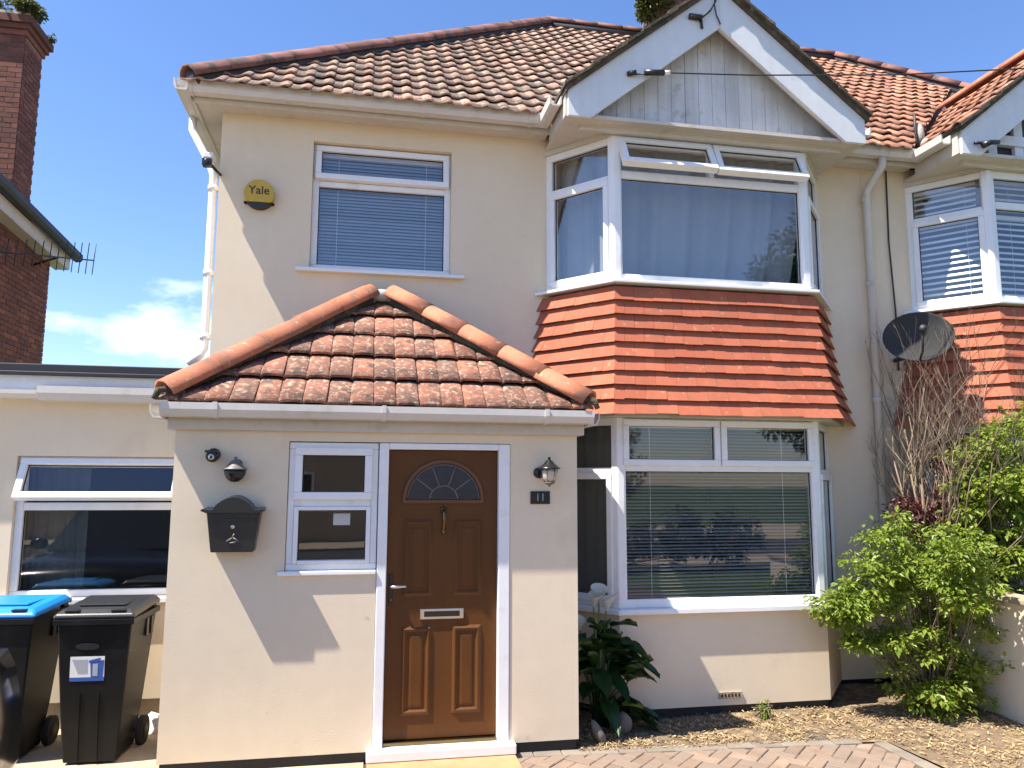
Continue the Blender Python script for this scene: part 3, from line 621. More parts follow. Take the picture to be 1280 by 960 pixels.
    def valley(left):
        # plane containing the valley line, normal towards the gable
        p = V((fx(1.56 if left else 4.41), ey+(zg0-ez)/T, 0)); dx = T/S; dr = V(((dx if left else -dx)*(1 if mine else -1), 1*S/S, 0))
        dr = V((dr.x, dr.y, 0)).normalized(); nn = V((dr.y, -dr.x, 0)); tgt = V((fx(xa), 6.2, 0))-p
        if nn.dot(tgt) < 0: nn = -nn
        return (p-nn*.03, nn)
    top = (V((0, ry-.02, 0)), V((0, 1, 0)))
    party = (V((MX, 0, 0)), V((1 if mine else -1, 0, 0)))
    ul = [fx(ex)+(1 if mine else -1)*(.05+.171*i) for i in range(0, 40)]
    o = V((0, ey-.045, ez-.045*T))
    nb_ = [0]
    b1 = 255 if mine else 60
    if mine: lay_tiles(par, 'roof_tile', tmat, o, V((1, 0, 0)), su, un, ul, .268, 20, tm, [(V((fx(ex), ey, 0)), hipn), valley(True), top, (V((fx(xa), 0, 0)), V((1, 0, 0)))], b1, math.degrees(.018/.3), stuffname='roof_tiles')
    # the part on the far side of the gable, up to the party line
    n2 = lay_tiles(par, 'roof_tile', tmat, o, V((1, 0, 0)), su, un, ul, .268, 20, tm, [valley(False), party, top]+([(V((fx(xa), 0, 0)), V((-1, 0, 0)))] if mine else [(V((fx(ex), ey, 0)), hipn)]), 45 if mine else 110, math.degrees(.022/.3), stuffname='roof_tiles')
    ridge_run(par, 'hip_tile', (fx(ex+.03), ey+.03, ez+.02), (fx(rx), ry, rz+.03), .105, .40, M['hipd'])
    hb = MB(); hb.tube([V((fx(ex+.03), ey+.03, ez-.01)), V((fx(rx), ry, rz))], .085, 8); hb.tube([V((fx(rx), ry, rz)), V((MX-(.02 if mine else -.02), ry, rz))], .085, 8); hb.build('shade_dark_bedding', M['slate'], par)  # hip and ridge bedding, coloured near black to stand for the shade beneath
    s0 = V((fx(rx), ry, rz+.03)); s1 = V((MX+(-.01 if mine else .01), ry, rz+.03)); ridge_run(par, 'ridge_tile', s0, s1, .10, .42, M['hipd'])
    if not mine:    # gable slope of the neighbour that faces the camera
        gl = V((1, 0, S)).normalized(); gn = V((-S, 0, 1)).normalized(); xf = fx(4.37)-.05
        pv, nv = valley(False)
        lay_tiles(par, 'roof_tile', tmat, V((xf, 0, zg0-.03)), V((0, -1, 0)), gl, gn, [-5.90-.171*i for i in range(11)], .268, 8, tm, [(pv+nv*.06, -nv), (V((0, 5.80, 0)), V((0, -1, 0))), (V((fx(xa), 0, 0)), V((1, 0, 0)))], 100, math.degrees(.022/.3), stuffname='roof_tiles')
        ridge_run(par, 'ridge_tile', (fx(xa), 5.84, zl(xa)+.07), (fx(xa), 7.64, zl(xa)+.07), .10, .4, M['hip'])
half(house, ident, True)
half(nbr, mirr, False)
# upstairs left window
W = 1.22
window(house, (-.50, 6.72), (.72, 6.72), bars(W, 3.62, 4.77, .055, [(.055, W-.055, 4.385, 4.435)]), [('fixed', .055, W-.055, 3.675, 4.385, 0), ('sash', .02, W-.02, 4.44, 4.755, 5)], 'glass_up')
s = MB(); s.box(-.61, .84, 6.595, 6.66, 3.585, 3.615); s.box(-.4985, .7185, 6.66, 6.73, 3.60, 3.619); s.build('sill', M['upvc'], house, bevel=.005)
blind((-.45, 6.80), (.67, 6.80), 3.66, 4.72, .0, 'pale blue grey blind closed behind the upper left window', M['blind'], .030, 62)
curtain((1.95, 6.2), (4.02, 6.2), 3.5, 4.79, .13, 'pale sheer curtain in long folds behind the upper bay window', M['curtain'], 9, .04, -.10)
blind((2.12, 6.2), (3.86, 6.2), .80, 2.30, .0, 'wide venetian blind of dark slats behind the lower bay window', M['blindd'], .028, 30)
curtain((1.66, 6.70), (2.10, 6.22), .8, 2.3, .0, 'dark curtain behind the narrow lower bay light beside the porch', M['curtaind'], 5, .02)
curtain((1.66, 6.72), (2.02, 6.30), 3.5, 4.78, .10, 'dim curtain gathered behind the left light of the upper bay', M['curtain'], 3, .02)
for (z0, z1, nm) in ((3.55, 4.4, 'white plantation shutter in the neighbouring upper bay, lower panel'), (4.45, 4.76, 'white plantation shutter in the neighbouring upper bay, top panel')):
    for (p, q, tag) in (((5.42, 6.72), (5.82, 6.24), ' on the angled side'), ((5.90, 6.19), (7.62, 6.19), ' across the front')):
        blind(p, q, z0, z1, .03, nm+tag, M['white'], .06, 66, 'plantation shutters of the neighbouring house')
# downpipes
s = MB(); s.tube([(-1.55, 6.84, 4.98), (-1.55, 6.84, 4.86), (-1.51, 6.82, 4.78), (-1.37, 6.75, 4.52), (-1.335, 6.74, 4.42), (-1.335, 6.74, 2.90), (-1.36, 6.72, 2.84), (-1.43, 6.66, 2.76)], .034, 12); dp = s.build('downpipe', M['white'], house)
for z in (4.3, 3.55, 3.0): s = MB(); s.lathe([(.041, -.025), (.041, .025)], (-1.335, 6.74, z), 14); s.box(-1.35, -1.271, 6.725, 6.76, z-.02, z+.02); s.build('pipe_bracket', M['white'], dp)
s = MB(); s.tube([(4.93, 6.39, 4.99), (4.93, 6.39, 4.90), (4.92, 6.42, 4.86), (4.875, 6.55, 4.72), (4.87, 6.575, 4.66), (4.87, 6.585, .02)], .036, 12); dp = s.build('downpipe', M['offwhite'], house)
for z in (4.62, 3.75, 2.6, 1.4): s = MB(); s.lathe([(.043, -.028), (.043, .028)], (4.87, 6.585, z), 14); s.build('pipe_bracket', M['offwhite'], dp)
s = MB(); s.tube([(5.15, 6.63, 4.95), (5.14, 6.635, 4.2), (5.17, 6.635, 3.5), (5.165, 6.635, 2.9)], .008, 6); s.build('aerial_lead', M['cable'], nbr)
# air brick
s = MB(); s.box(2.90, 3.10, 6.072, 6.09, .055, .105); ab = s.build('air_brick', M['concrete'], house)
s = MB()
for k in range(6): s.box(2.915+k*.03, 2.93+k*.03, 6.069, 6.075, .068, .092)
s.build('vent_slot', M['black'], ab)
# party chimney with ivy
def brick_face(par, o, u, n, wd, ht, budget, bmesh_, bd=.1):
    """courses of single bricks on a flat face"""
    z = 0; k = 0
    while z < ht-.03:
        x = -.1125 if k % 2 else 0
        while x < wd-.01:
            a, b = max(0, x), min(wd, x+.215)
            if b-a > .03:
                p = V(o)+u*((a+b)/2)+V((0, 0, z+.0375)); mw = frame_m(p+n*rng.uniform(-.002, .003), u*((b-a)/.215), -n, V((0, 0, 1))); inst('brick', bmesh_, mw, par)
            x += .225
        z += .075; k += 1
s = MB(); s.loft([[V((x*(.1075-q), -.006+q*.7, z*(.0325-q))) for x, z in ((-1, -1), (1, -1), (1, 1), (-1, 1))] for q in (.004, 0)]); s.loft([[V((x*.1075, y, z*.0325)) for x, z in ((-1, -1), (1, -1), (1, 1), (-1, 1))] for y in (-.0032, .03)]); BR = s.mesh('brick', M['brick'])
s = MB(); s.box(4.16, 5.62, 10.02, 10.75, 8.1, 9.6); ch = s.build('chimney', M['bmortar'], house)
brick_face(ch, (4.16, 10.02, 8.25), V((1, 0, 0)), V((0, -1, 0)), 1.1, 1.2, 0, BR)
brick_face(ch, (4.16, 10.72, 8.25), V((0, -1, 0)), V((-1, 0, 0)), .7, 1.2, 0, BR)
s = MB(); s.box(4.08, 5.70, 9.94, 10.83, 9.5, 9.7); s.build('chimney_cap', M['cement'], ch)

# ================================================================== PORCH
porch = thing('porch', 'cream front porch with hipped lichen spotted tile roof and brown door', 'porch', (.15, 5.5, -.07))
w_ = MB(); panel(w_, 5.5, 5.70, -1.24, 1.552, 0, 2.17, [(-.50, .112, 1.19, 2.072), (.112, 1.052, 0, 2.072)])
w_.box(-1.24, -1.04, 5.70, 6.6485, 0, 2.17); w_.box(1.352, 1.552, 5.70, 6.6485, 0, 2.17); w_.build('wall', M['render'], porch)
for q in ((-1.225, .10), (1.062, 1.537)): b = MB(); b.box(q[0], q[1], 5.515, 6.64, -.12, 0); b.build('plinth', M['tar'], porch)
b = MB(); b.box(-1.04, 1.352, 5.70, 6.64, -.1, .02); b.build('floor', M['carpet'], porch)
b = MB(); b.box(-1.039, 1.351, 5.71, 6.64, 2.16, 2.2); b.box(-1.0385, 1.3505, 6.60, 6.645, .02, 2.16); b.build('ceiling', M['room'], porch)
b = MB(); b.box(-1.285, 1.597, 5.455, 5.4985, 2.14, 2.31); b.box(-1.285, -1.2415, 5.4985, 6.647, 2.14, 2.31); b.box(1.5535, 1.597, 5.4985, 6.647, 2.14, 2.31); b.build('fascia', M['fascia'], porch, bevel=.004)
gp2 = [(-.055, .045), (-.055, .0), (-.045, -.02), (-.03, -.045), (.045, -.05), (.05, .045), (.04, .045), (.037, -.037), (-.022, -.034), (-.045, .0), (-.046, .045)]
b = MB(); b.prism([(-1.31, 5.37+y, 2.265+z) for y, z in gp2], (2.945, 0, 0)); b.build('gutter', M['offwhite'], porch)
for sx, sg in ((-1.335, 1), (1.645, -1)):
    b = MB(); b.prism([(sx+sg*y*.9, 5.38, 2.255+z) for y, z in gp2], (0, 1.25, 0)); b.build('gutter', M['offwhite'], porch)
for x in (-.98, .12, 1.27):
    b = MB(); b.prism([(x, 5.37+y*1.12-.002, 2.265+z*1.12) for y, z in gp2[:6]]+[(x, 5.37+y*.9, 2.265+z*.9) for y, z in gp2[:6][::-1]], (.03, 0, 0)); b.build('gutter_clip', M['offwhite'], porch)
px0, px1, py, pz, ax, az_ = -1.29, 1.605, 5.375, 2.345, .12, 3.395
ap = V((ax, 6.649, az_)); su = (V((0, 6.649-py, az_-pz))).normalized(); un = V((0, -su.z, su.y))
r_ = MB(); dn = V((0, 0, -.035)); E0, E1 = V((px0, py, pz)), V((px1, py, pz)); W0, W1 = V((px0, 6.649, pz)), V((px1, 6.649, pz))
r_.add([E0+dn, E1+dn, ap+dn, W0+dn, W1+dn, E0+dn*1.3, E1+dn*1.3, W0+dn*1.3, W1+dn*1.3, V((ax, 6.649, pz-.06))], [(0, 1, 2), (0, 2, 3), (1, 4, 2), (5, 6, 1, 0), (5, 0, 3, 7), (6, 8, 4, 1), (5, 7, 8, 6), (3, 2, 4, 8, 9, 7)])
r_.build('roof', M['verge'], porch)
prof = [(0, .0), (.035, -.006), (.075, .002), (.13, .0075), (.45, .0105), (.78, .0095), (.92, .006), (.97, .003), (1, .001)]
tm = [profile_tile(.157, .40, prof, .019, 'roof_tile', M['ptile'], nose=n_) for n_ in (.006, .010, .014)]
hl = (ap-E0); hl.z = 0; nl = V((-hl.y, hl.x, 0)).normalized(); hr = (ap-E1); hr.z = 0; nr = V((hr.y, -hr.x, 0)).normalized()
lay_tiles(porch, 'roof_tile', M['ptile'], V((0, py-.03, pz-.025)), V((1, 0, 0)), su, un, [ax+.02+.1575*i for i in range(-11, 12)], .335, 6, tm, [(E0, nl), (E1, nr), (V((0, 6.645, 0)), V((0, 1, 0)))], 300, math.degrees(.026/.335), jit=(1.1, .005))
for a, nn in ((E0, V((px0, 6.649, pz))), (E1, V((px1, 6.649, pz)))):   # hidden side slopes
    pass
ridge_run(porch, 'hip_tile', E0+V((.02, .03, .03)), ap+V((-.085, -.06, -.005)), .108, .42, M['hip'])
ridge_run(porch, 'hip_tile', E1+V((-.02, .03, .03)), ap+V((.085, -.06, -.005)), .108, .42, M['hip'])
for c, sg in ((E0, 1), (E1, -1)):   # dark mortar bedding and corner saddle
    b = MB(); d = (ap-c); b.tube([c+V((.0, .02, .02)), c+d*.93+V((0, -.01, .01))], .05, 8); b.build('hip_bedding', M['verge'], porch)
    b = MB(); q = c+V((-.05*sg, -.07, -.02)); b.tube([q, q+V((.02*sg, .01, .06)), q+V((.07*sg, .06, .075)), q+V((.16*sg, .10, .05))], .02, 6, .03); b.build('hip_iron', M['verge'], porch)
b = MB(); b.ball(ap+V((-.005, -.10, -.01)), (.10, .05, .055), 12, 6); b.build('mortar_pat', M['cement'], porch)
b = MB(); pass
# porch window
pw_ = window(porch, (-.497, 5.515), (.109, 5.515), bars(.606, 1.195, 2.066, .045, [(.045, .561, 1.625, 1.675)]), [('fixed', .075, .531, 1.245, 1.60, 0), ('sash', .04, .566, 1.672, 2.03, 0)], 'glass', d0=-.07)
b = MB(); b.box(.045-.497, .075-.497, 5.50, 5.56, 1.24, 1.625); b.box(.531-.497, .561-.497, 5.50, 5.56, 1.24, 1.625); b.box(.075-.497, .531-.497, 5.501, 5.56, 1.24, 1.262); b.box(.075-.497, .531-.497, 5.501, 5.56, 1.60, 1.625); b.build('glazing_bead', M['upvc'], porch, bevel=.004)
b = MB(); b.box(-.545, .11, 5.477, 5.5, 1.165, 1.193); b.box(-.496, .108, 5.5, 5.56, 1.165, 1.1945); b.build('sill', M['upvc'], porch, bevel=.005)
b = MB(); b.box(-.19, -.075, 5.575, 5.577, 1.495, 1.575); pp = b.build('paper_notice', M['paper']); pp['label'] = 'small white paper stuck inside the porch window'; pp['category'] = 'paper'
# door frame and door
b = MB(); b.box(.115, .182, 5.492, 5.60, .02, 2.068); b.box(.966, 1.049, 5.492, 5.60, .02, 2.068); b.box(.182, .966, 5.493, 5.60, 2.024, 2.068); df = b.build('door_frame', M['upvc'], porch, bevel=.006)
b = MB(); b.box(.075, 1.085, 5.40, 5.60, -.042, .0195); df2 = b.build('door_sill', M['upvc'], porch, bevel=.006)
dx0, dx1, dy = .185, .963, 5.545
b = MB(); b.box(dx0, dx1, dy, dy+.045, .05, 2.021); door = b.build('door', M['door'], porch, bevel=.003, label='brown woodgrain front door with four raised panels and a half round fanlight')
def ring(mb, x0, x1, z0, z1, w, y, h):
    o_ = [(x0, z0), (x1, z0), (x1, z1), (x0, z1)]; i_ = [(x0+w, z0+w), (x1-w, z0+w), (x1-w, z1-w), (x0+w, z1-w)]; m_ = [((a[0]+c[0])/2, (a[1]+c[1])/2) for a, c in zip(o_, i_)]
    mb.loft([[V((x, y+.001, z)) for x, z in o_], [V((x, y-h, z)) for x, z in m_], [V((x, y-h*.9, z)) for x, z in [(p[0]+(q[0]-p[0])*.25, p[1]+(q[1]-p[1])*.25) for p, q in zip(m_, i_)]], [V((x, y+.001, z)) for x, z in i_]], cap=False)
for (x0, x1, z0, z1) in ((.295, .505, 1.0, 1.535), (.648, .855, 1.0, 1.535), (.295, .505, .205, .80), (.648, .855, .205, .80)):
    b = MB(); ring(b, x0, x1, z0, z1, .042, dy, .014); ring(b, x0+.055, x1-.055, z0+.055, z1-.055, .02, dy, .006)
    b.loft([[V((x, dy+.001, z)) for x, z in ((x0+.05, z0+.05), (x1-.05, z0+.05), (x1-.05, z1-.05), (x0+.05, z1-.05))], [V((x, dy-.007, z)) for x, z in ((x0+.072, z0+.072), (x1-.072, z0+.072), (x1-.072, z1-.072), (x0+.072, z1-.072))]]); b.build('door_panel', M['door'], door)
cx, cz = .575, 1.672
arc = lambda r, y, n=24: [V((cx+math.cos(math.pi*i/n)*r, y, cz+math.sin(math.pi*i/n)*r*.97)) for i in range(n+1)]
b = MB(); a0, a1 = arc(.262, dy-.004), arc(.292, dy-.004); a0 = [V((cx-.262+.524*i/24, dy-.004, cz)) for i in range(0)]+a0
full = lambda r, y, zz: [V((cx+r, y, zz))]+arc(r, y)+[V((cx-r, y, zz))]
b.loft([full(.295, dy+.001, cz-.03), full(.290, dy-.016, cz-.026), full(.268, dy-.016, cz-.004), full(.262, dy+.001, cz)], cap=False); fl = b.build('fanlight_frame', M['fan'], door)
b = MB(); b.face([p+V((0, -.003, 0)) for p in arc(.263, dy)]); b.build('fanlight', M['dark_glass'], door, fixn=False)
b = MB()
for q in (38, 71, 109, 142): b.tube([V((cx+math.cos(R(q))*.10, dy-.005, cz+math.sin(R(q))*.10)), V((cx+math.cos(R(q))*.262, dy-.005, cz+math.sin(R(q))*.255))], .005, 6)
b.tube(arc(.10, dy-.005, 14), .005, 6); b.tube(arc(.255, dy-.004, 24), .003, 6); b.build('lead_came', M['lead'], door)
b = MB(); b.box(.42, .728, dy-.014, dy, .845, .915); lp = b.build('letterplate', M['chrome'], door, bevel=.005)
b = MB(); b.box(.45, .70, dy-.018, dy-.012, .862, .90); b.build('letterplate_flap', M['black'], door, bevel=.003)
b = MB(); b.box(.203, .232, dy-.008, dy, .95, 1.16); b.build('handle_backplate', M['black'], door, bevel=.004)
b = MB(); b.tube([(.218, dy, 1.075), (.218, dy-.05, 1.075), (.235, dy-.058, 1.076), (.318, dy-.056, 1.078)], .010, 8); b.build('handle', M['chrome'], door)
b = MB(); b.lathe([(.009, 0), (.009, .012)], (.218, dy, .985), 12, 'y'); b.build('lock', M['brass'], door)
b = MB(); b.lathe([(.024, 0), (.022, .008), (.01, .02)], (.575, dy, 1.60), 14, 'y'); b.tube([(.575, dy-.02, 1.60), (.575, dy-.036, 1.575), (.578, dy-.038, 1.52), (.575, dy-.03, 1.455)], .014, 8, .010); b.ball((.575, dy-.025, 1.45), (.018, .016, .02)); b.build('knocker', M['brass'], door)
b = MB(); b.box(dx0, dx1, dy-.035, dy+.03, .021, .046); b.build('threshold', M['brass'], door, bevel=.004)

# ------------------------------------------------------------------ things fixed to the walls
t = thing('postbox', 'black wall mounted post box with an arched lid left of the porch window', 'post box', (-.825, 5.5, 1.33))
def px(mb, pts, y0, y1): mb.prism([(x, y1, z) for x, z in pts], (0, y0-y1, 0))
b = MB(); px(b, [(-.958, 1.335), (-.692, 1.335), (-.655, 1.60), (-.995, 1.60)], 5.375, 5.498); b.build('body', M['black'], t, bevel=.006)
b = MB(); n = 14; arch = [(-.955+.26*i/n, 1.612+.082*math.sin(math.pi*i/n)**.75) for i in range(n+1)]
top = [(-1.03, 1.604), (-1.02, 1.616), (-.975, 1.610)]+arch+[(-.675, 1.610), (-.63, 1.616), (-.62, 1.604), (-.66, 1.588), (-.99, 1.588)]
b.loft([[V((x, 5.345, z)) for x, z in top], [V((-.825+(x+.825)*.94, 5.499, z+.010)) for x, z in top]]); b.build('lid', M['black'], t, bevel=.003)
b = MB(); b.box(-.965, -.685, 5.368, 5.376, 1.535, 1.552); b.build('slot_flap', M['black'], t, bevel=.002)
b = MB(); b.lathe([(.013, 0), (.013, .01), (.004, .012)], (-.825, 5.375, 1.50), 12, 'y'); b.build('lock', M['chrome'], t)
b = MB()
for (a, c) in (((-.86, 1.405), (-.82, 1.43)), ((-.82, 1.43), (-.785, 1.405)), ((-.84, 1.395), (-.80, 1.40)), ((-.825, 1.43), (-.812, 1.455))): b.tube([(a[0], 5.371, a[1]), (c[0], 5.371, c[1])], .006, 6)
b.build('emblem', M['lead'], t)
t = thing('security_camera', 'small black round camera on the porch wall above the dark bowl lamp', 'camera', (-.985, 5.5, 1.96))
b = MB(); b.lathe([(.042, 0), (.042, .03), (.03, .05)], (-.985, 5.499, 1.975), 18, 'y'); b.build('base', M['black'], t)
b = MB(); b.lathe([(.034, 0), (.040, .02), (.038, .055), (.028, .06)], (-.985, 5.45, 1.96), 16, 'y'); b.box(-1.027, -.943, 5.385, 5.45, 1.985, 2.0); b.build('hood', M['black'], t)
b = MB(); b.lathe([(.021, 0), (.019, .008)], (-.985, 5.389, 1.955), 14, 'y'); b.build('lens', M['chrome'], t)
b = MB(); b.lathe([(.010, 0), (.006, .004)], (-.985, 5.381, 1.955), 10, 'y'); b.build('lens_eye', M['black'], t)
t = thing('wall_lamp', 'dark bowl shaped wall lamp with pointed cap beside the black camera', 'wall lamp', (-.835, 5.5, 1.85))
b = MB(); c = (-.835, 5.42, 1.875); b.lathe([(.006, .085), (.012, .078), (.006, .066), (.026, .056), (.044, .036), (.060, .014), (.080, .004), (.080, -.002), (.01, -.004)], c, 20); b.build('cap', M['lead'], t)
b = MB(); b.lathe([(.072, -.004), (.068, -.03), (.054, -.06), (.03, -.08), (.006, -.085)], c, 20); b.build('bowl', M['black'], t)
b = MB(); b.tube([(-.835, 5.42, 1.89), (-.835, 5.46, 1.92), (-.835, 5.50, 1.915)], .010, 8); b.lathe([(.035, 0), (.03, .014)], (-.835, 5.499, 1.91), 14, 'y'); b.build('bracket', M['black'], t)
t = thing('wall_lantern', 'black carriage lantern with glass body right of the front door above the number', 'wall lamp', (1.30, 5.5, 1.80))
c = (1.315, 5.385, 1.895); b = MB(); b.lathe([(.006, .082), (.012, .074), (.007, .064), (.026, .052), (.04, .034), (.072, .010), (.082, .002), (.082, -.004), (.01, -.006)], c, 6, cap=True); b.build('cap', M['black'], t)
b = MB(); b.lathe([(.050, -.006), (.054, -.03), (.046, -.075), (.030, -.095)], c, 16); b.build('lamp_glass', M['lampglass'], t)
b = MB()
for q in range(6): a = R(60*q); b.tube([V(c)+V((math.cos(a)*.060, math.sin(a)*.060, -.006)), V(c)+V((math.cos(a)*.036, math.sin(a)*.036, -.10))], .0035, 5)
b.lathe([(.040, -.098), (.036, -.106), (.012, -.118), (.005, -.13)], c, 12); b.build('cage', M['lead'], t)
b = MB(); b.lathe([(.042, -.05), (.042, .05)], (1.268, 5.49, 1.865), 14, 'z') if False else b.lathe([(.040, 0), (.034, .014)], (1.262, 5.499, 1.865), 16, 'y'); b.tube([(1.262, 5.49, 1.84), (1.262, 5.45, 1.83), (1.275, 5.43, 1.87), (1.30, 5.40, 1.92)], .009, 8); b.build('bracket', M['black'], t)
t = thing('number_plate', 'small black house number plate reading 11 under the carriage lantern', 'house number', (1.27, 5.5, 1.635))
b = MB(); b.box(1.20, 1.345, 5.487, 5.4985, 1.64, 1.732); b.build('plate', M['black'], t, bevel=.004)
text_mesh('11', .075, M['digit'], frame_m((1.272, 5.4855, 1.686), V((1, 0, 0)), V((0, 0, 1)), V((0, -1, 0))), 'digits', t, .001, .0005)
t = thing('burglar_alarm', 'round yellow alarm box high on the wall beside the upstairs window', 'alarm', (-.93, 6.65, 4.1))
def disc_part(name, mt, lo, hi, y0, y1, rr=.125, c=(-.93, 4.225)):
    pts = [(c[0]+math.cos(R(q))*rr, c[1]+math.sin(R(q))*rr) for q in range(0, 360, 8)]; pts = [(x, min(max(z, lo), hi)) for x, z in pts]
    o_ = []
    for p in pts:
        if not o_ or abs(p[0]-o_[-1][0])+abs(p[1]-o_[-1][1]) > .002: o_.append(p)
    b = MB(); b.prism([(x, y1, z) for x, z in o_], (0, y0-y1, 0)); return b.build(name, mt, t, bevel=.006)
disc_part('cover', M['yellow'], 4.152, 4.35, 6.575, 6.6485); disc_part('base', M['print'], 4.09, 4.1495, 6.58, 6.648)
text_mesh('Yale', .10, M['print'], frame_m((-.93, 6.5735, 4.252), V((1, 0, 0)), V((0, 0, 1)), V((0, -1, 0))), 'lettering', t, .001, .0008)
t = thing('cctv_camera', 'white and black camera at the top corner of the wall over the downpipe', 'camera', (-1.32, 6.5, 4.40))
b = MB(); b.box(-1.37, -1.285, 6.44, 6.56, 4.45, 4.505); b.build('housing', M['white'], t, bevel=.012)
b = MB(); b.box(-1.372, -1.30, 6.432, 6.50, 4.385, 4.449); b.lathe([(.025, 0), (.02, .01)], (-1.335, 6.432, 4.418), 12, 'y'); b.build('lens_block', M['black'], t, bevel=.008)
b = MB(); b.tube([(-1.31, 6.52, 4.42), (-1.285, 6.55, 4.395), (-1.26, 6.645, 4.39)], .012, 8); b.build('bracket', M['black'], t)

# ================================================================== SIDE EXTENSION
ext = thing('extension', 'low flat roofed side extension with black roof edge and white window', 'extension', (-2.9, 6.6, -.07))
w_ = MB(); panel(w_, 6.6, 6.8, -4.7, -1.275, .13, 2.46, [(-2.63, -1.40, .90, 1.985)]); w_.box(-4.7, -4.5, 6.8, 11, .13, 2.46); w_.box(-4.5, -1.275, 10.8, 11, .13, 2.46); w_.build('wall', M['render'], ext)
b = MB(); b.box(-4.69, -1.28, 6.622, 6.79, -.12, .128); b.build('plinth', M['render_low'], ext)
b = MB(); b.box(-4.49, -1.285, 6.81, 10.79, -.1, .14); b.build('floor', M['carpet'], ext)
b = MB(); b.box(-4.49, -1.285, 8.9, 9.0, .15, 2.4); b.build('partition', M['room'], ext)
b = MB(); b.box(-4.85, -1.29, 6.55, 11.1, 2.462, 2.615); b.build('fascia', M['paint'], ext, bevel=.003)
b = MB(); b.box(-4.9, -1.285, 6.52, 11.15, 2.616, 2.70); b.box(-4.88, -1.285, 6.51, 6.522, 2.606, 2.64); b.build('roof_edge', M['felt'], ext, bevel=.012)
b = MB(); b.box(-4.84, -1.295, 6.56, 6.599, 2.42, 2.4615); b.build('soffit', M['paint'], ext)
b = MB(); b.prism([(-2.47, 6.49+y, 2.465+z*1.2) for y, z in gp2], (1.22, 0, 0)); b.build('gutter', M['offwhite'], ext)
b = MB(); b.prism([(-4.8, 6.49+y, 2.455+z*.7) for y, z in gp2], (2.325, 0, 0)); b.build('gutter', M['offwhite'], ext)
window(ext, (-2.63, 6.64), (-1.40, 6.64), bars(1.23, .90, 1.985, .055, [(.055, 1.175, 1.565, 1.625)]), [('fixed', .055, 1.175, .955, 1.565, 0), ('sash', .025, 1.205, 1.63, 1.965, 24)], 'glass')
b = MB(); b.box(-2.70, -1.36, 6.545, 6.6, .855, .897); b.box(-2.628, -1.402, 6.6, 6.66, .855, .899); b.build('sill', M['upvc'], ext, bevel=.006)
curtain((-2.58, 6.78), (-2.15, 6.78), .92, 1.95, .0, 'dim curtain drawn to the left inside the extension window', M['curtaind'], 4, .02)
b = MB(); b.tube([(-1.98, 10.2, 2.68), (-1.98, 10.2, 2.95)], .012, 6); b.tube([(-2.06, 10.2, 2.93), (-1.9, 10.2, 2.97)], .01, 6); b.tube([(-2.03, 10.2, 2.93), (-2.03, 10.2, 3.03)], .008, 5); b.build('roof_vent', M['slate'], label='tiny dark rod standing on the flat extension roof', category='rod')

# ================================================================== HOUSE FAR LEFT
far = thing('brick_house', 'red brick house at far left with dark overhanging eave and tall chimney', 'house', (-7.0, 11, -.1))
b = MB(); b.box(-10.5, -4.912, 9.2, 12.87, -.1, 5.3); b.build('wall', M['bmortar'], far)
bw = []; z = 3.15; k = 0
while z < 5.3:
    y1 = 12.87; first = True
    while y1 > 10.0:
        ln_ = .1025 if (first and k % 2) else .215; first = False; bw.append((y1-ln_/2, z, ln_)); y1 -= ln_+.01
    z += .075; k += 1
bw.sort(key=lambda q: abs(q[0]-11.6)+abs(q[1]-4.4)); rest = MB()
for k, (y, z, ln_) in enumerate(bw):
    mw = frame_m((-4.9+rng.uniform(-.002, .002), y, z+.0375), V((0, ln_/.215, 0)), V((-1, 0, 0)), V((0, 0, 1)))
    if k < 170: inst('brick', BR, mw, far)
    else: rest.tid = rng.random(); rest.add([mw @ v.co for v in BR.vertices], [tuple(p.vertices) for p in BR.polygons])
if rest.v: rest.build('bricks', M['brick'], far, kind='stuff')
ya, yb, za, zb_ = 9.0, 13.22, 5.68, 5.40      # the eave runs away from the camera
s = MB(); s.hexa([(-4.64, ya, za-.11), (-4.64, yb, zb_-.11), (-8.2, yb, zb_+2.1), (-8.2, ya, za+2.1), (-4.62, ya, za), (-4.62, yb, zb_), (-8.2, yb, zb_+2.25), (-8.2, ya, za+2.25)]); s.build('roof', M['slate'], far)
s = MB(); s.prism([(-4.62+x, ya, za-.03+z) for x, z in ((-.05, .05), (-.05, -.04), (-.02, -.07), (.04, -.07), (.07, -.03), (.07, .05))], (0, yb-ya, zb_-za)); s.build('gutter', M['slate'], far)
s = MB(); s.hexa([(-4.70, ya, za-.27), (-4.70, yb-.1, zb_-.25), (-4.73, yb-.1, zb_-.25), (-4.73, ya, za-.27), (-4.70, ya, za-.10), (-4.70, yb-.1, zb_-.08), (-4.73, yb-.1, zb_-.08), (-4.73, ya, za-.10)]); s.build('fascia', M['fascia'], far)
s = MB(); s.hexa([(-4.701, ya, za-.29), (-4.701, yb-.12, zb_-.27), (-4.92, yb-.12, zb_-.27), (-4.92, ya, za-.29), (-4.701, ya, za-.272), (-4.701, yb-.12, zb_-.252), (-4.92, yb-.12, zb_-.252), (-4.92, ya, za-.272)]); s.build('soffit', M['fascia'], far)
for k in range(13):
    y0 = ya+k*.32; zz = za+(zb_-za)*(y0-ya)/(yb-ya); t_ = MB(); t_.hexa([(-4.56, y0, zz+.005), (-4.56, y0+.30, zz-.015), (-5.0, y0+.30, zz+.25), (-5.0, y0, zz+.27), (-4.56, y0, zz+.03), (-4.56, y0+.30, zz+.01), (-5.0, y0+.30, zz+.275), (-5.0, y0, zz+.295)]); t_.build('slate', M['slate'], far)
cx0, cx1, cy0, cy1 = -6.1, -4.9, 11.40, 11.99
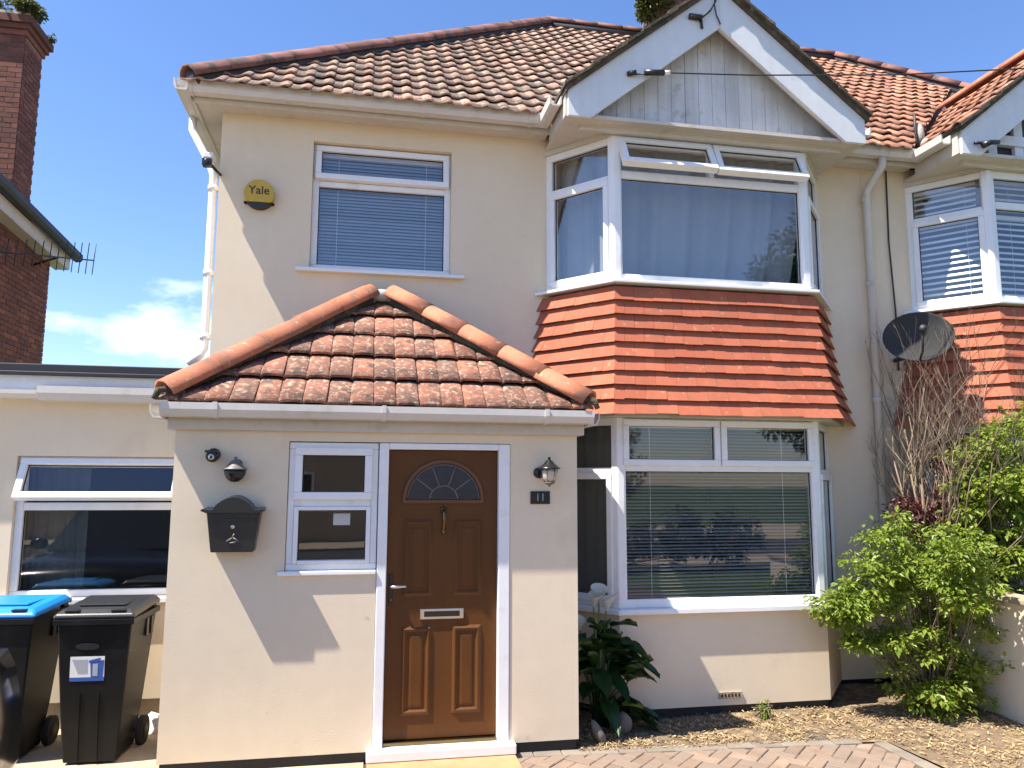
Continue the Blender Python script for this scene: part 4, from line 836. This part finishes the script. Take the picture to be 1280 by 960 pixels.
s = MB(); s.box(cx0, cx1, cy0, cy1, 5.0, 8.09); ch = s.build('chimney', M['bmortar'], far)
brick_face(ch, (cx1-.52, cy0-.002, 5.95), V((1, 0, 0)), V((0, -1, 0)), .52, 2.13, 0, BR)
brick_face(ch, (cx1+.002, cy0, 5.5), V((0, 1, 0)), V((1, 0, 0)), .59, 2.58, 0, BR)
for k, (o_, z0, z1) in enumerate(((.03, 8.09, 8.17), (.065, 8.17, 8.25), (.105, 8.25, 8.36))):
    s = MB(); s.box(cx0-o_, cx1+o_, cy0-o_, cy1+o_, z0, z1-.002); s.build('corbel_course', M['brick'], ch)
s = MB(); s.box(cx0-.07, cx1+.07, cy0-.07, cy1+.07, 8.36, 8.42); s.build('chimney_flaunching', M['cement'], ch)
s = MB(); s.box(-4.905, -4.80, 11.39, 12.0, 5.52, 5.60); s.build('lead_flashing', M['slate'], ch)

# ------------------------------------------------------------------ leaves
def leaf(mb, c, d, up, l, wd, fold=.25, curl=.15):
    d = d.normalized(); sd_ = d.cross(up)
    if sd_.length < .01: sd_ = d.cross(V((1, .3, 0)))
    sd_ = sd_.normalized(); n = sd_.cross(d).normalized()
    a = c; m_ = c+d*l*.5-n*curl*l*.3; e = c+d*l-n*curl*l
    mb.face([a, m_+sd_*wd/2+n*fold*wd, e]); mb.face([a, e, m_-sd_*wd/2+n*fold*wd])
def rdir(): 
    while True:
        v = V((rng.uniform(-1, 1), rng.uniform(-1, 1), rng.uniform(-1, 1)))
        if .05 < v.length < 1: return v.normalized()
def clumps(mb, cs, per, ls, spread, droop=.2, wr=.55, flat=.75):
    for c, r in cs:
        out = rdir()
        for k in range(per):
            d = rdir(); p = V(c)+V((d.x*r, d.y*r, d.z*r*flat))*rng.random()**.45
            dd = (V((d.x, d.y, d.z*flat))+V((0, 0, -droop))+rdir()*.5); l = ls*rng.choice((.5, .7, .9, 1., 1.15, 1.4)); mb.tid = rng.random(); leaf(mb, p, dd, V((0, 0, 1))+rdir()*.5, l, l*wr)
def bush(name, label, base, vol, ncl, per, ls, cr, mt, nst=7, seed=1, group=None, keep=None, cat='bush', flat=.75):
    global rng
    old = rng; rng = random.Random(seed)
    t = thing(name, label, cat, base, group); cs = []; sk = MB()
    while len(cs) < ncl:
        c, r = rng.choice(vol); d = rdir(); p = V(c)+V((d.x*r[0], d.y*r[1], d.z*r[2]))*rng.random()**.38
        if keep and not keep(p): continue
        cs.append((p, cr*rng.uniform(.6, 1.35)))
    fo = MB(); clumps(fo, cs, per, ls, 0, flat=flat); fo.build('foliage', mt, t, fixn=False)
    b0 = V(base)
    for c, r in rng.sample(cs, min(len(cs), nst*6)):
        mid = b0.lerp(c, .5)+V((rng.uniform(-.1, .1), rng.uniform(-.08, .08), .05)); sk.tube([b0+V((rng.uniform(-.06, .06), rng.uniform(-.06, .06), 0)), b0.lerp(mid, .5)+V((rng.uniform(-.04, .04), 0, .03)), mid, c], .009, 5, .002)
    sk.build('stems', M['bark'], t); rng = old; return t
# bright shrub in front of the boundary wall
bush('shrub', 'bright yellow green shrub spilling over the straw bed by the low wall', (4.62, 5.80, -.07),
     [((4.72, 5.75, .80), (.46, .42, .50)), ((4.46, 5.76, 1.20), (.42, .30, .34)), ((4.62, 5.74, .36), (.44, .34, .32)), ((4.66, 5.70, .12), (.36, .3, .14)), ((4.90, 5.72, .62), (.34, .36, .42)), ((4.14, 5.72, 1.00), (.34, .2, .26)), ((4.95, 5.66, 1.08), (.40, .3, .25)),
      ((3.86, 5.72, .80), (.22, .14, .16)), ((4.12, 5.74, .55), (.26, .2, .06)), ((4.55, 5.26, 1.12), (.26, .18, .34))],
     275, 62, .047, .125, M['leafA'], 9, 11, flat=.42)
bush('tall_bush', 'tall mid green bush behind the low wall at the right edge', (5.75, 5.75, -.07),
     [((5.72, 5.75, 1.9), (.62, .45, .55)), ((5.95, 5.7, 1.4), (.75, .5, .6)), ((5.45, 5.8, 1.45), (.42, .35, .40)), ((5.9, 5.75, 2.25), (.5, .4, .3)), ((5.65, 5.9, .8), (.6, .45, .5)), ((5.35, 5.75, 1.75), (.25, .3, .12))],
     240, 66, .055, .15, M['leafB'], 9, 12, flat=.42)
bush('red_shrub', 'dark red leaved shrub under the dead climber', (5.0, 6.25, -.07),
     [((5.08, 6.05, 1.50), (.26, .2, .26)), ((5.36, 6.1, 1.95), (.30, .2, .2)), ((4.80, 6.1, 1.50), (.22, .15, .16)), ((5.02, 6.05, 1.28), (.26, .2, .2))], 56, 34, .042, .08, M['leafR'], 6, 13)
bush('ivy', 'clump of ivy growing out of the house chimney beside the gable', (4.1, 10.0, 8.5), [((4.02, 9.98, 8.98), (.22, .2, .36)), ((3.95, 9.98, 8.75), (.14, .15, .16)), ((4.16, 9.95, 9.25), (.2, .15, .25))], 46, 60, .075, .11, M['leafI'], 3, 14, cat='ivy')
bush('chimney_weeds', 'yellow green weeds growing on top of the far left brick chimney', (-5.2, 11.6, 8.40), [((-5.2, 11.55, 8.53), (.42, .35, .17)), ((-4.88, 11.45, 8.50), (.12, .2, .10))], 46, 34, .065, .085, M['leafI'], 4, 15, cat='weeds')
bush('moss_sprig', 'small dark sprig at the outer corner of the far left chimney cap', (-4.78, 11.98, 8.33), [((-4.77, 11.98, 8.40), (.05, .08, .05))], 8, 14, .04, .035, M['leafI'], 1, 16, cat='weeds')
bush('weed', 'small green weed in the straw below the bay wall', (3.2, 5.93, -.06), [((3.2, 5.93, -.0), (.06, .05, .045))], 8, 10, .03, .03, M['leafA'], 1, 17, cat='weed')
# dead climber
old = rng; rng = random.Random(23)
t = thing('dead_climber', 'bare dead climbing shrub of tangled brown twigs below the grey dish', 'dead shrub', (4.98, 6.25, -.07)); tw = MB(); big = MB()
def grow(p, d, l, r, dep):
    pts = [p]; n = 4
    for i in range(n):
        d = (d+rdir()*.17+V((0, 0, .05))+V(((5.03-pts[-1].x)*.12, 0, 0))).normalized(); q = pts[-1]+d*l/n
        if i and not (4.74 < q.x < 5.40 and q.z < 3.25 and q.y < 6.62): break
        pts.append(q)
    n = len(pts)-1
    for q in pts: q.y = min(q.y, 6.62)
    (big if dep == 0 else tw).tube(pts, r, 5 if dep < 2 else 3, r*.55)
    if dep < 4:
        for k in range(rng.choice((2, 3, 3, 4))): grow(pts[min(n, rng.choice((2, 3, 4, 4)))], (d+rdir()*.5+V((0, 0, .15))).normalized(), l*rng.uniform(.40, .66), r*.55, dep+1)
for k in range(30): grow(V((5.03+rng.uniform(-.14, .14), 6.12+rng.uniform(-.06, .06), -.07)), V((rng.uniform(-.07, .09), rng.uniform(-.04, .04), 1)), rng.uniform(1.4, 2.1), .012, 0)
big.build('stem', M['twig'], t); tw.build('twigs', M['twig'], t)
# calla lily beside the porch
rng = random.Random(5)
t = thing('calla_lily', 'dark green calla lily with broad leaves and white flowers beside the porch', 'plant', (1.86, 5.95, -.07)); b0 = V((1.84, 5.98, -.07))
def blade(name, base, tip_dir, l, wd, mt, hang=.4):
    """arrow shaped leaf with a midrib fold"""
    s = MB(); s.smooth = True; d = tip_dir.normalized(); sd_ = d.cross(V((0, 0, 1))).normalized(); n = sd_.cross(d).normalized(); K = 8; rows_ = []
    for i in range(K+1):
        q = i/K; ww = wd*.5*(math.sin(min(1, q*1.25+.12)*math.pi*.5)*(1-q**2.2)**.8+.004); c = base+d*l*q+V((0, 0, -hang*l*q*q)); wv = .06*wd*math.sin(q*9+base.x*50)
        rows_.append([c-sd_*ww+n*(wd*.18+wv), c-sd_*ww*.5+n*wd*.07, c, c+sd_*ww*.5+n*wd*.07, c+sd_*ww+n*(wd*.18-wv)])
    s.loft(rows_, False, False); return s.build(name, mt, t, fixn=False)
st = MB()
for k in range(46):
    a = rng.uniform(-2.9, 1.0); hgt = rng.uniform(.08, .78)*(1 if k > 12 else .6); rad = rng.uniform(.05, .30)*(1.15-hgt*.6)
    b_ = b0+V((math.cos(a)*rad*.9+.02, -abs(math.sin(a))*rad*.55+.0, hgt)); b_.y = min(b_.y, 6.02); b_.x = max(b_.x, 1.60)
    d = V((math.cos(a)*.9+.15, -abs(math.sin(a))*.6-.15, rng.uniform(-.25, .9))); blade('leaf', b_, d, rng.uniform(.20, .32), rng.uniform(.17, .25), M['leafD'], rng.uniform(.1, .6))
    st.tube([b0+V((rng.uniform(-.05, .08), rng.uniform(-.05, .03), 0)), b0.lerp(b_, .5)+V((0, 0, .06)), b_], .007, 5)
st.build('stems', M['leafD'], t)
fs = MB()
for (x, y, z, a) in ((1.68, 5.9, .665, 2.6), (1.80, 5.93, .835, .8), (1.90, 5.92, .80, -.2), (1.86, 5.98, .86, 1.6)):
    p = V((x, y, z)); s = MB(); s.smooth = True; rings = []
    for q, r_ in ((0, .010), (.35, .022), (.7, .046), (1, .072)):
        rings.append([p+V((math.cos(2*math.pi*i/14)*r_+math.cos(a)*q*.03, math.sin(2*math.pi*i/14)*r_*.8-.02*q, .11*q+.035*q*math.cos(2*math.pi*i/14-a))) for i in range(14)])
    s.loft(rings, False); s.build('flower', M['petal'], t, fixn=False); fs.tube([b0+V((0, 0, .1)), b0.lerp(p, .6)+V((0, 0, .05)), p], .007, 5)
fs.build('flower_stems', M['leafB'], t)
s = MB(); blade('leaf', V((2.0, 5.86, .10)), V((1, -.3, .2)), .16, .13, M['leafA'], .3)
rng = old
t = MB()
def rock(name, label, c, r, rz, seed):
    s = MB(); s.ball((0, 0, 0), r, 14, 9); rr = random.Random(seed); mr = Matrix.Rotation(rz, 3, 'Y')
    s.v = [V(c)+mr @ (p*(1+.22*noise.noise(p*14+V((seed, 0, 0))))) for p in s.v]; s.build(name, M['stone'], label=label, category='stone')
rock('stone', 'flat grey stone leaning on the porch corner at the foot of the lily', (1.73, 5.60, -.005), (.035, .055, .105), R(-28), 3)
rock('stone', 'rounded stone half hidden under the lily leaves', (1.98, 5.80, -.01), (.065, .06, .09), R(12), 9)

# ================================================================== WALL, DISH, AERIALS, CABLE
t = thing('boundary_wall', 'low cream rendered boundary wall behind the yellow green shrub', 'wall', (5.16, 5.0, -.12))
b = MB(); b.box(5.07, 5.25, 3.2, 6.645, -.15, .86); b.build('wall', M['render'], t); b = MB(); b.box(5.045, 5.275, 3.18, 6.646, .862, .91); b.build('coping', M['render_low'], t, bevel=.01)
t = thing('satellite_dish', 'grey oval satellite dish fixed between the two houses', 'satellite dish', (5.12, 6.64, 3.0))
dn_ = V((-.50, -.80, .10)).normalized(); dc = V((5.03, 6.18, 3.14)); du = dn_.cross(V((0, 0, 1))).normalized(); dv = du.cross(dn_).normalized(); dv = dv if dv.z > 0 else -dv
s = MB(); s.smooth = True; rings = []
for q in (0.02, .35, .7, .95, 1.0): rings.append([dc+du*math.cos(2*math.pi*i/32)*.30*q+dv*math.sin(2*math.pi*i/32)*.235*q+dn_*(.05*q*q) for i in range(32)])
for q in (1.0, .7, .02): rings.append([dc+du*math.cos(2*math.pi*i/32)*.30*q+dv*math.sin(2*math.pi*i/32)*.235*q+dn_*(.05*q*q-.012) for i in range(32)])
s.loft(rings); s.build('dish', M['dish'], t)
s = MB(); s.tube([dc-dn_*.02-dv*.05, V((5.12, 6.45, 3.0)), V((5.13, 6.64, 3.0))], .02, 8); s.build('bracket', M['slate'], t)
s = MB(); s.tube([dc-dv*.22+dn_*.02, dc-dv*.2+dn_*.25, dc-dv*.02+dn_*.36], .010, 8); s.build('feed_arm', M['dish'], t)
s = MB(); q = dc-dv*.02+dn_*.36; s.tube([q+dn_*.03, q-dn_*.06], .03, 12, .024); s.build('feed_horn', M['slate'], t)
t = thing('television_aerial', 'thin many rodded aerial below the eave of the far left brick house', 'aerial', (-4.4, 11.9, 4.9))
a, e = V((-4.75, 10.55, 4.68)), V((-4.18, 12.6, 5.18)); s = MB(); s.tube([a, e], .012, 6); s.tube([V((-4.91, 12.3, 4.98)), a.lerp(e, .62)], .016, 6); s.build('boom', M['slate'], t)
for k in range(14):
    p = a.lerp(e, k/13); l = .30+.013*k; d = V((.02, .10, 1)).normalized(); s = MB(); s.tube([p-d*l*.5, p+d*l*.6], .007, 5); s.build('rod', M['slate'], t)
t = thing('ridge_aerial', 'small dark aerial on the roof ridge between the two gables', 'aerial', (8.45, 10.35, 8.5))
s = MB(); s.tube([(8.46, 10.3, 8.05), (8.5, 10.3, 8.32)], .02, 6); s.tube([(8.40, 10.25, 8.36), (8.68, 10.35, 8.34)], .022, 6); s.build('mast', M['slate'], t)
s = MB(); s.tube([(5.51, 6.58, 5.10), (5.50, 6.60, 5.42), (5.50, 6.60, 5.58)], .018, 6, .012); s.build('lead_strip', M['slate'], nbr)
b = MB(); b.ball((5.56, 6.62, 5.38), (.05, .05, .12), 10, 6); b.ball((5.53, 6.5, 5.19), (.06, .05, .09), 10, 6); b.build('mortar_fillet', M['cement'], nbr)
b = MB(); b.ball((4.50, 6.36, 5.115), (.10, .06, .05), 10, 6); b.build('mortar_fillet', M['cement'], house)
t = thing('telephone_cable', 'thin black overhead cable clamped to the gable and running right', 'cable', (2.2, 5.85, 5.2))
s = MB(); s.tube([(2.20, 5.84, 5.245), (2.32, 5.82, 5.25), (2.44, 5.80, 5.262), (3.2, 5.72, 5.28), (4.5, 5.6, 5.36), (6.5, 5.4, 5.57), (14, 4.6, 6.9)], .006, 6); s.build('line', M['cable'], t)
s = MB(); s.tube([(2.12, 5.855, 5.245), (2.19, 5.82, 5.25)], .022, 8); s.tube([(2.26, 5.82, 5.255), (2.43, 5.80, 5.262)], .026, 8); s.build('clamp', M['black'], t)
s = MB(); s.tube([(2.43, 5.80, 5.262), (2.48, 5.795, 5.264)], .02, 8); s.build('insulator', M['white'], t)
t = thing('gable_bracket', 'black cable bracket with drooping lead near the gable peak', 'cable bracket', (2.8, 5.85, 5.8))
s = MB(); s.tube([(2.69, 5.845, 5.84), (2.80, 5.83, 5.83)], .026, 8); s.tube([(2.80, 5.845, 5.84), (2.81, 5.845, 5.74)], .012, 6); s.build('bracket', M['black'], t)
s = MB(); s.tube([(2.80, 5.83, 5.83), (2.88, 5.82, 5.90), (2.93, 5.82, 5.99), (2.94, 5.83, 6.1), (2.96, 5.84, 6.2)], .010, 6); s.tube([(2.93, 5.845, 5.99), (2.95, 5.845, 5.88), (2.985, 5.845, 5.80)], .006, 5); s.build('lead', M['cable'], t)
t = thing('neighbour_bracket', 'black cable bracket on the foot of the neighbouring gable', 'cable bracket', (5.5, 5.85, 4.9))
s = MB(); s.tube([(5.48, 5.84, 4.93), (5.56, 5.82, 4.925)], .014, 6); s.tube([(5.55, 5.82, 4.90), (5.62, 5.80, 4.93), (5.70, 5.79, 4.935)], .030, 8, .02); s.build('bracket', M['black'], t)

# ================================================================== WHEELIE BINS
def bin_(x, y, rz, label, lid_mat, sticker):
    t = thing('wheelie_bin', label, 'wheelie bin', (x, y, -.075), 'wheelie bins below the extension window'); mr = Matrix.Translation((x, y, -.075)) @ Matrix.Rotation(rz, 4, 'Z')
    def fin(mb, n, mt, bv=.006, par=t): mb.v = [mr @ p for p in mb.v]; return mb.build(n, mt, par, bevel=bv)
    b = MB(); b.loft([[V((sx*w_, y_, z)) for sx, y_ in ((-1, f), (1, f), (1, bk), (-1, bk))] for z, w_, f, bk in ((0.02, .165, -.20, .16), (.30, .19, -.225, .205), (.92, .235, -.262, .262))]); fin(b, 'body', M['bplastic'], .012)
    b = MB(); b.loft([[V((sx*w_, y_, z)) for sx, y_ in ((-1, -w2), (1, -w2), (1, w2), (-1, w2))] for z, w_, w2 in ((.915, .235, .262), (.918, .255, .285), (.955, .255, .285), (.956, .24, .27))]); fin(b, 'rim', M['bplastic'], .004)
    b = MB(); b.loft([[V((sx*w_, y_, z+dz)) for sx, y_, dz in ((-1, f, 0), (1, f, 0), (1, bk, .03), (-1, bk, .03))] for z, w_, f, bk in ((.958, .258, -.288, .27), (.985, .255, -.283, .27), (1.012, .22, -.23, .245))]); l_ = fin(b, 'lid', lid_mat, .012)
    b = MB(); b.box(-.15, .15, -.15, .12, 1.02, 1.035); fin(b, 'lid_boss', lid_mat, .012, l_)
    b = MB(); b.box(.10, .19, -.275, -.20, 1.0, 1.012); b.box(-.19, -.10, -.275, -.20, 1.0, 1.012); fin(b, 'lid_grip', M['black'], .003, l_)
    b = MB(); b.tube([(-.24, .30, .99), (.24, .30, .99)], .016, 10); b.box(-.22, -.19, .24, .31, .95, 1.0); b.box(.19, .22, .24, .31, .95, 1.0); fin(b, 'handle', M['bplastic'], 0)
    for sx in (-1, 1):
        b = MB(); b.lathe([(.10, -.022), (.10, .022)], (sx*.205, .20, .10), 22, 'x'); w_ = fin(b, 'wheel', M['rubber'], .006); b = MB(); b.lathe([(.05, -.026), (.05, .026)], (sx*.205, .20, .10), 16, 'x'); fin(b, 'hub', M['bplastic'], .003, w_)
    b = MB(); b.tube([(-.2, .20, .10), (.2, .20, .10)], .012, 8); fin(b, 'axle', M['slate'], 0)
    for q in (-.075, .045):
        b = MB(); b.loft([[V((q+a, y_, z)) for a, y_ in ((-.010, f+.004), (.010, f+.004), (.006, f-.009), (-.006, f-.009))] for z, f in ((.03, -.2), (.30, -.225), (.47, -.2345))]); fin(b, 'rib', M['bplastic'], 0)
    for sx in (-1, 1):
        for y_ in (.06, .16): b = MB(); b.box(sx*.236-.008, sx*.236+.008, y_-.02, y_+.02, .78, .90); fin(b, 'side_slot', M['black'], .003)
    if sticker:
        tf = lambda x_, z: V((x_, -.2625+.0597*(.92-z)-.0015, z))
        def pl(n, mt, pts, o, par): b = MB(); q = [tf(a, z)+V((0, -o, 0)) for a, z in pts]; b.prism(q, (0, -.0008, 0)); return fin(b, n, mt, 0, par)
        p0 = pl('sticker', M['paper'], [(-.14, .55), (.075, .55), (.075, .71), (-.14, .71)], 0, t); r4 = lambda a, b_, c, d: [(a, c), (b_, c), (b_, d), (a, d)]
        pl('sticker_band', M['stickblue'], r4(-.14, .075, .55, .575), .001, p0); pl('sticker_photo', M['stickgrey'], [(-.128, .69), (-.09, .60), (-.03, .60), (-.03, .69)], .001, p0)
        pl('sticker_bin', M['stickblue'], [(-.012, .57), (.066, .57), (.073, .70), (-.02, .672), (-.02, .69), (.06, .70), (.06, .68), (-.008, .66)] if False else [(-.008, .57), (.066, .57), (.072, .685), (-.014, .67)], .0012, p0)
        pl('sticker_bin_face', M['stickgrey'], r4(.002, .034, .582, .662), .0022, p0); pl('sticker_bin_lid', M['stickblue'], [(-.022, .668), (.05, .684), (.05, .70), (-.022, .684)], .0024, p0)
        b = MB(); b.prism([tf(-.035+.075*math.cos(R(q)), .775+.022*math.sin(R(q))) for q in range(0, 360, 15)], (0, -.004, 0)); fin(b, 'embossed_oval', M['greylid'], .002)
    return t
bin_(-1.715, 5.99, R(-3), 'black wheelie bin with dark grey lid and a blue and white sticker', M['greylid'], True)
bin_(-2.36, 6.10, R(-4), 'black wheelie bin with a bright blue lid left of the grey lidded one', M['bluelid'], False)
s = MB(); s.prism([(-1.62, 6.40, -.066), (-1.46, 6.38, -.066), (-1.44, 6.42, .03), (-1.53, 6.45, .05), (-1.60, 6.44, -.01)], (.01, .05, .01)); s.build('crumpled_wrapper', M['paper'], label='crumpled white wrapper on the ground between bin and porch', category='litter')

# ================================================================== CAR
car = thing('car', 'black parked car with only its front corner showing at the left edge', 'car', (-2.77, 3.0, -.07))
def car_section(y, zs, half): pass
cx = -2.70
prof = [(4.96, .30, .72, .70, .80), (4.93, .24, .88, .80, .86), (4.85, .20, .98, .86, .90), (4.5, .18, 1.03, .90, .92), (4.0, .18, 1.07, .905, .92), (3.6, .18, 1.09, .905, .92), (2.6, .18, 1.10, .91, .92), (1.4, .20, 1.10, .90, .91), (.9, .24, 1.0, .85, .87), (.72, .36, .90, .72, .76)]
b = MB(); b.smooth = True; rings = []
for y, z0, z1, w1, w0 in prof:
    q = []
    zt = z1; pts = [(-.0, z0), (.6*w0, z0), (.93*w0, z0+.04), (w0, z0+.16), (w0*1.0, (z0+z1)*.52), (w1*.99, z1-.13), (w1*.93, z1-.035), (w1*.7, z1), (0, z1+.03)]
    ring_ = [V((cx+x, y, z-.07)) for x, z in pts]+[V((cx-x, y, z-.07)) for x, z in pts[-2:0:-1]]
    rings.append(ring_)
b.loft(rings); b.build('body', M['carpaint'], car, bevel=0)
b = MB(); b.smooth = True; rings = []
for z, y0, y1, w_ in ((1.04, .95, 3.85, .82), (1.3, 1.1, 3.40, .75), (1.56, 1.35, 2.95, .66), (1.64, 1.6, 2.6, .54)):
    rr = .18; rings.append([V((cx+x, y, z-.07)) for x, y in ((-w_, y0+.1), (-w_*.8, y0), (w_*.8, y0), (w_, y0+.1), (w_, y1-.25), (w_*.85, y1-.05), (0, y1), (-w_*.85, y1-.05), (-w_, y1-.25))])
b.loft(rings); b.build('cabin', M['carpaint'], car)
b = MB(); b.hexa([(cx-.72, 3.84, 1.03), (cx+.72, 3.84, 1.03), (cx+.68, 3.79, 1.03), (cx-.68, 3.79, 1.03), (cx-.60, 3.02, 1.47), (cx+.60, 3.02, 1.47), (cx+.58, 2.98, 1.46), (cx-.58, 2.98, 1.46)]); b.build('windscreen', M['carglass'], car)
for sg in (-1, 1):
    b = MB(); x0, x1 = cx+sg*.80, cx+sg*.70
    b.hexa([(x0, 1.25, 1.06), (x0, 3.5, 1.06), (x0-sg*.03, 3.5, 1.06), (x0-sg*.03, 1.25, 1.06), (x1, 1.5, 1.44), (x1, 2.95, 1.44), (x1-sg*.03, 2.95, 1.44), (x1-sg*.03, 1.5, 1.44)]); b.build('side_window', M['carglass'], car)
    b = MB(); b.ball((cx+sg*.68, 4.80, .72), (.16, .13, .085), 14, 8); b.build('headlight', M['headlamp'], car)
    b = MB(); b.ball((cx+sg*.98, 3.35, 1.06), (.10, .05, .07), 12, 8); b.build('wing_mirror', M['carpaint'], car)
    for y in (4.20, 1.55):
        b = MB(); b.lathe([(.20, -.11), (.29, -.11), (.32, -.07), (.32, .07), (.29, .11), (.20, .11)], (cx+sg*.80, y, .25), 26, 'x'); w_ = b.build('wheel', M['rubber'], car)
        b = MB(); b.lathe([(.205, -.06), (.20, .09), (.10, .10), (.03, .115)], (cx+sg*.80, y, .25), 20, 'x') if sg > 0 else b.lathe([(.205, .06), (.20, -.09), (.10, -.10), (.03, -.115)], (cx+sg*.80, y, .25), 20, 'x'); b.build('rim', M['chrome'], w_)
b = MB(); b.box(cx-.42, cx+.42, 4.86, 4.925, .30, .46); b.build('grille', M['black'], car, bevel=.02)
b = MB(); b.box(cx-.26, cx+.26, 4.92, 4.945, .20, .31); b.build('registration_plate', M['white'], car, bevel=.004)

# ================================================================== ACROSS THE STREET (seen in the window glass)
opp = thing('house_opposite', 'pale rendered house across the street mirrored in the window glass', 'house', (2, -19, -.1))
b = MB(); b.box(-5, 7, -27, -19, -.1, 5.2); b.build('wall', M['oppwall'], opp)
b = MB(); b.add([(-5.4, -18.6, 5.2), (7.4, -18.6, 5.2), (7.4, -27.4, 5.2), (-5.4, -27.4, 5.2), (-1.4, -23, 8.4), (3.4, -23, 8.4)], [(0, 1, 5, 4), (1, 2, 5), (2, 3, 4, 5), (3, 0, 4), (0, 3, 2, 1)]); b.build('roof', M['rtile'], opp)
for x in (-3.5, .2, 4):
    for z in (.9, 3.4): b = MB(); b.box(x, x+1.7, -19.0, -18.94, z, z+1.25); f_ = b.build('window', M['upvc'], opp); b = MB(); b.box(x+.1, x+.82, -18.945, -18.93, z+.1, z+1.15); b.box(x+.9, x+1.6, -18.945, -18.93, z+.1, z+1.15); b.build('pane', M['carglass'], f_)
b = MB(); b.box(-20, 4.5, -13.3, -13.1, -.1, .85); b.build('garden_wall', M['oppwall'], label='low pale garden wall across the street seen only in reflections', category='wall')
bush('hedge', 'clipped hedge along the front boundary behind the viewer', (5.2, -4.0, -.1), [((3.4, -4.0, .6), (.9, .35, .6)), ((5.0, -4.0, .65), (1.0, .35, .65)), ((6.6, -4.0, .6), (1.0, .35, .6)), ((8.2, -4.0, .6), (1.0, .35, .6))], 150, 60, .11, .22, M['leafT'], 8, 41, cat='hedge')
def tree(label, x, y, h, r, seed, n=90):
    global rng
    old = rng; rng = random.Random(seed); t = thing('tree', label, 'tree', (x, y, -.1), 'trees across the street'); s = MB()
    s.tube([(x, y, -.1), (x+.1, y, h*.3), (x, y+.1, h*.7)], .25, 8, .1)
    cs = []
    for k in range(n):
        d = rdir(); c = V((x, y, h*.62))+V((d.x*r, d.y*r, d.z*h*.38))*rng.random()**.4; cs.append((c, r*.22))
        if k < 14: s.tube([(x, y, h*.3+.02*k*h*.3), V((x, y, h*.5)).lerp(c, .6), c], .07, 5, .02)
    s.build('trunk', M['bark'], t); f = MB(); clumps(f, cs, 150, r*.06, 0); f.build('crown', M['leafT'], t, fixn=False); rng = old
tree('broad dark tree across the street at the right of the reflections', 17.0, -13, 11.5, 3.8, 31, 150)
tree('second leafy tree farther right across the street', 19, -17, 12, 4, 32)
tree('small dark tree across the street at the left of the reflections', -13, -5, 8, 1.6, 33)
tree('bushy tree by the garden wall across the street', 8.0, -14.6, 4.2, 2.0, 34)
c2 = thing('parked_car', 'silver parked car across the street seen only in window glass', 'car', (5, -9.5, -.1))
b = MB(); b.smooth = True; b.loft([[V((x, -9.5+y, z)) for y, z in ((-w_, z0), (w_, z0), (w_, zm), (w_*.8, z1), (-w_*.8, z1), (-w_, zm))] for x, w_, z0, zm, z1 in ((2.9, .7, .25, .5, .6), (3.1, .85, .15, .6, .75), (4.0, .88, .12, .75, .85), (4.7, .88, .12, .85, 1.35), (6.2, .88, .12, .85, 1.38), (7.0, .85, .15, .75, .9), (7.2, .7, .25, .5, .65))]); b.build('body', M['silver'], c2)
for x in (3.6, 6.5):
    for y in (-10.3, -8.7): b = MB(); b.lathe([(.31, -.1), (.31, .1)], (x, y, .21), 20, 'y'); b.build('wheel', M['rubber'], c2)
b = MB(); b.box(4.6, 6.3, -8.69, -8.66, .85, 1.2); b.build('side_window', M['carglass'], c2)
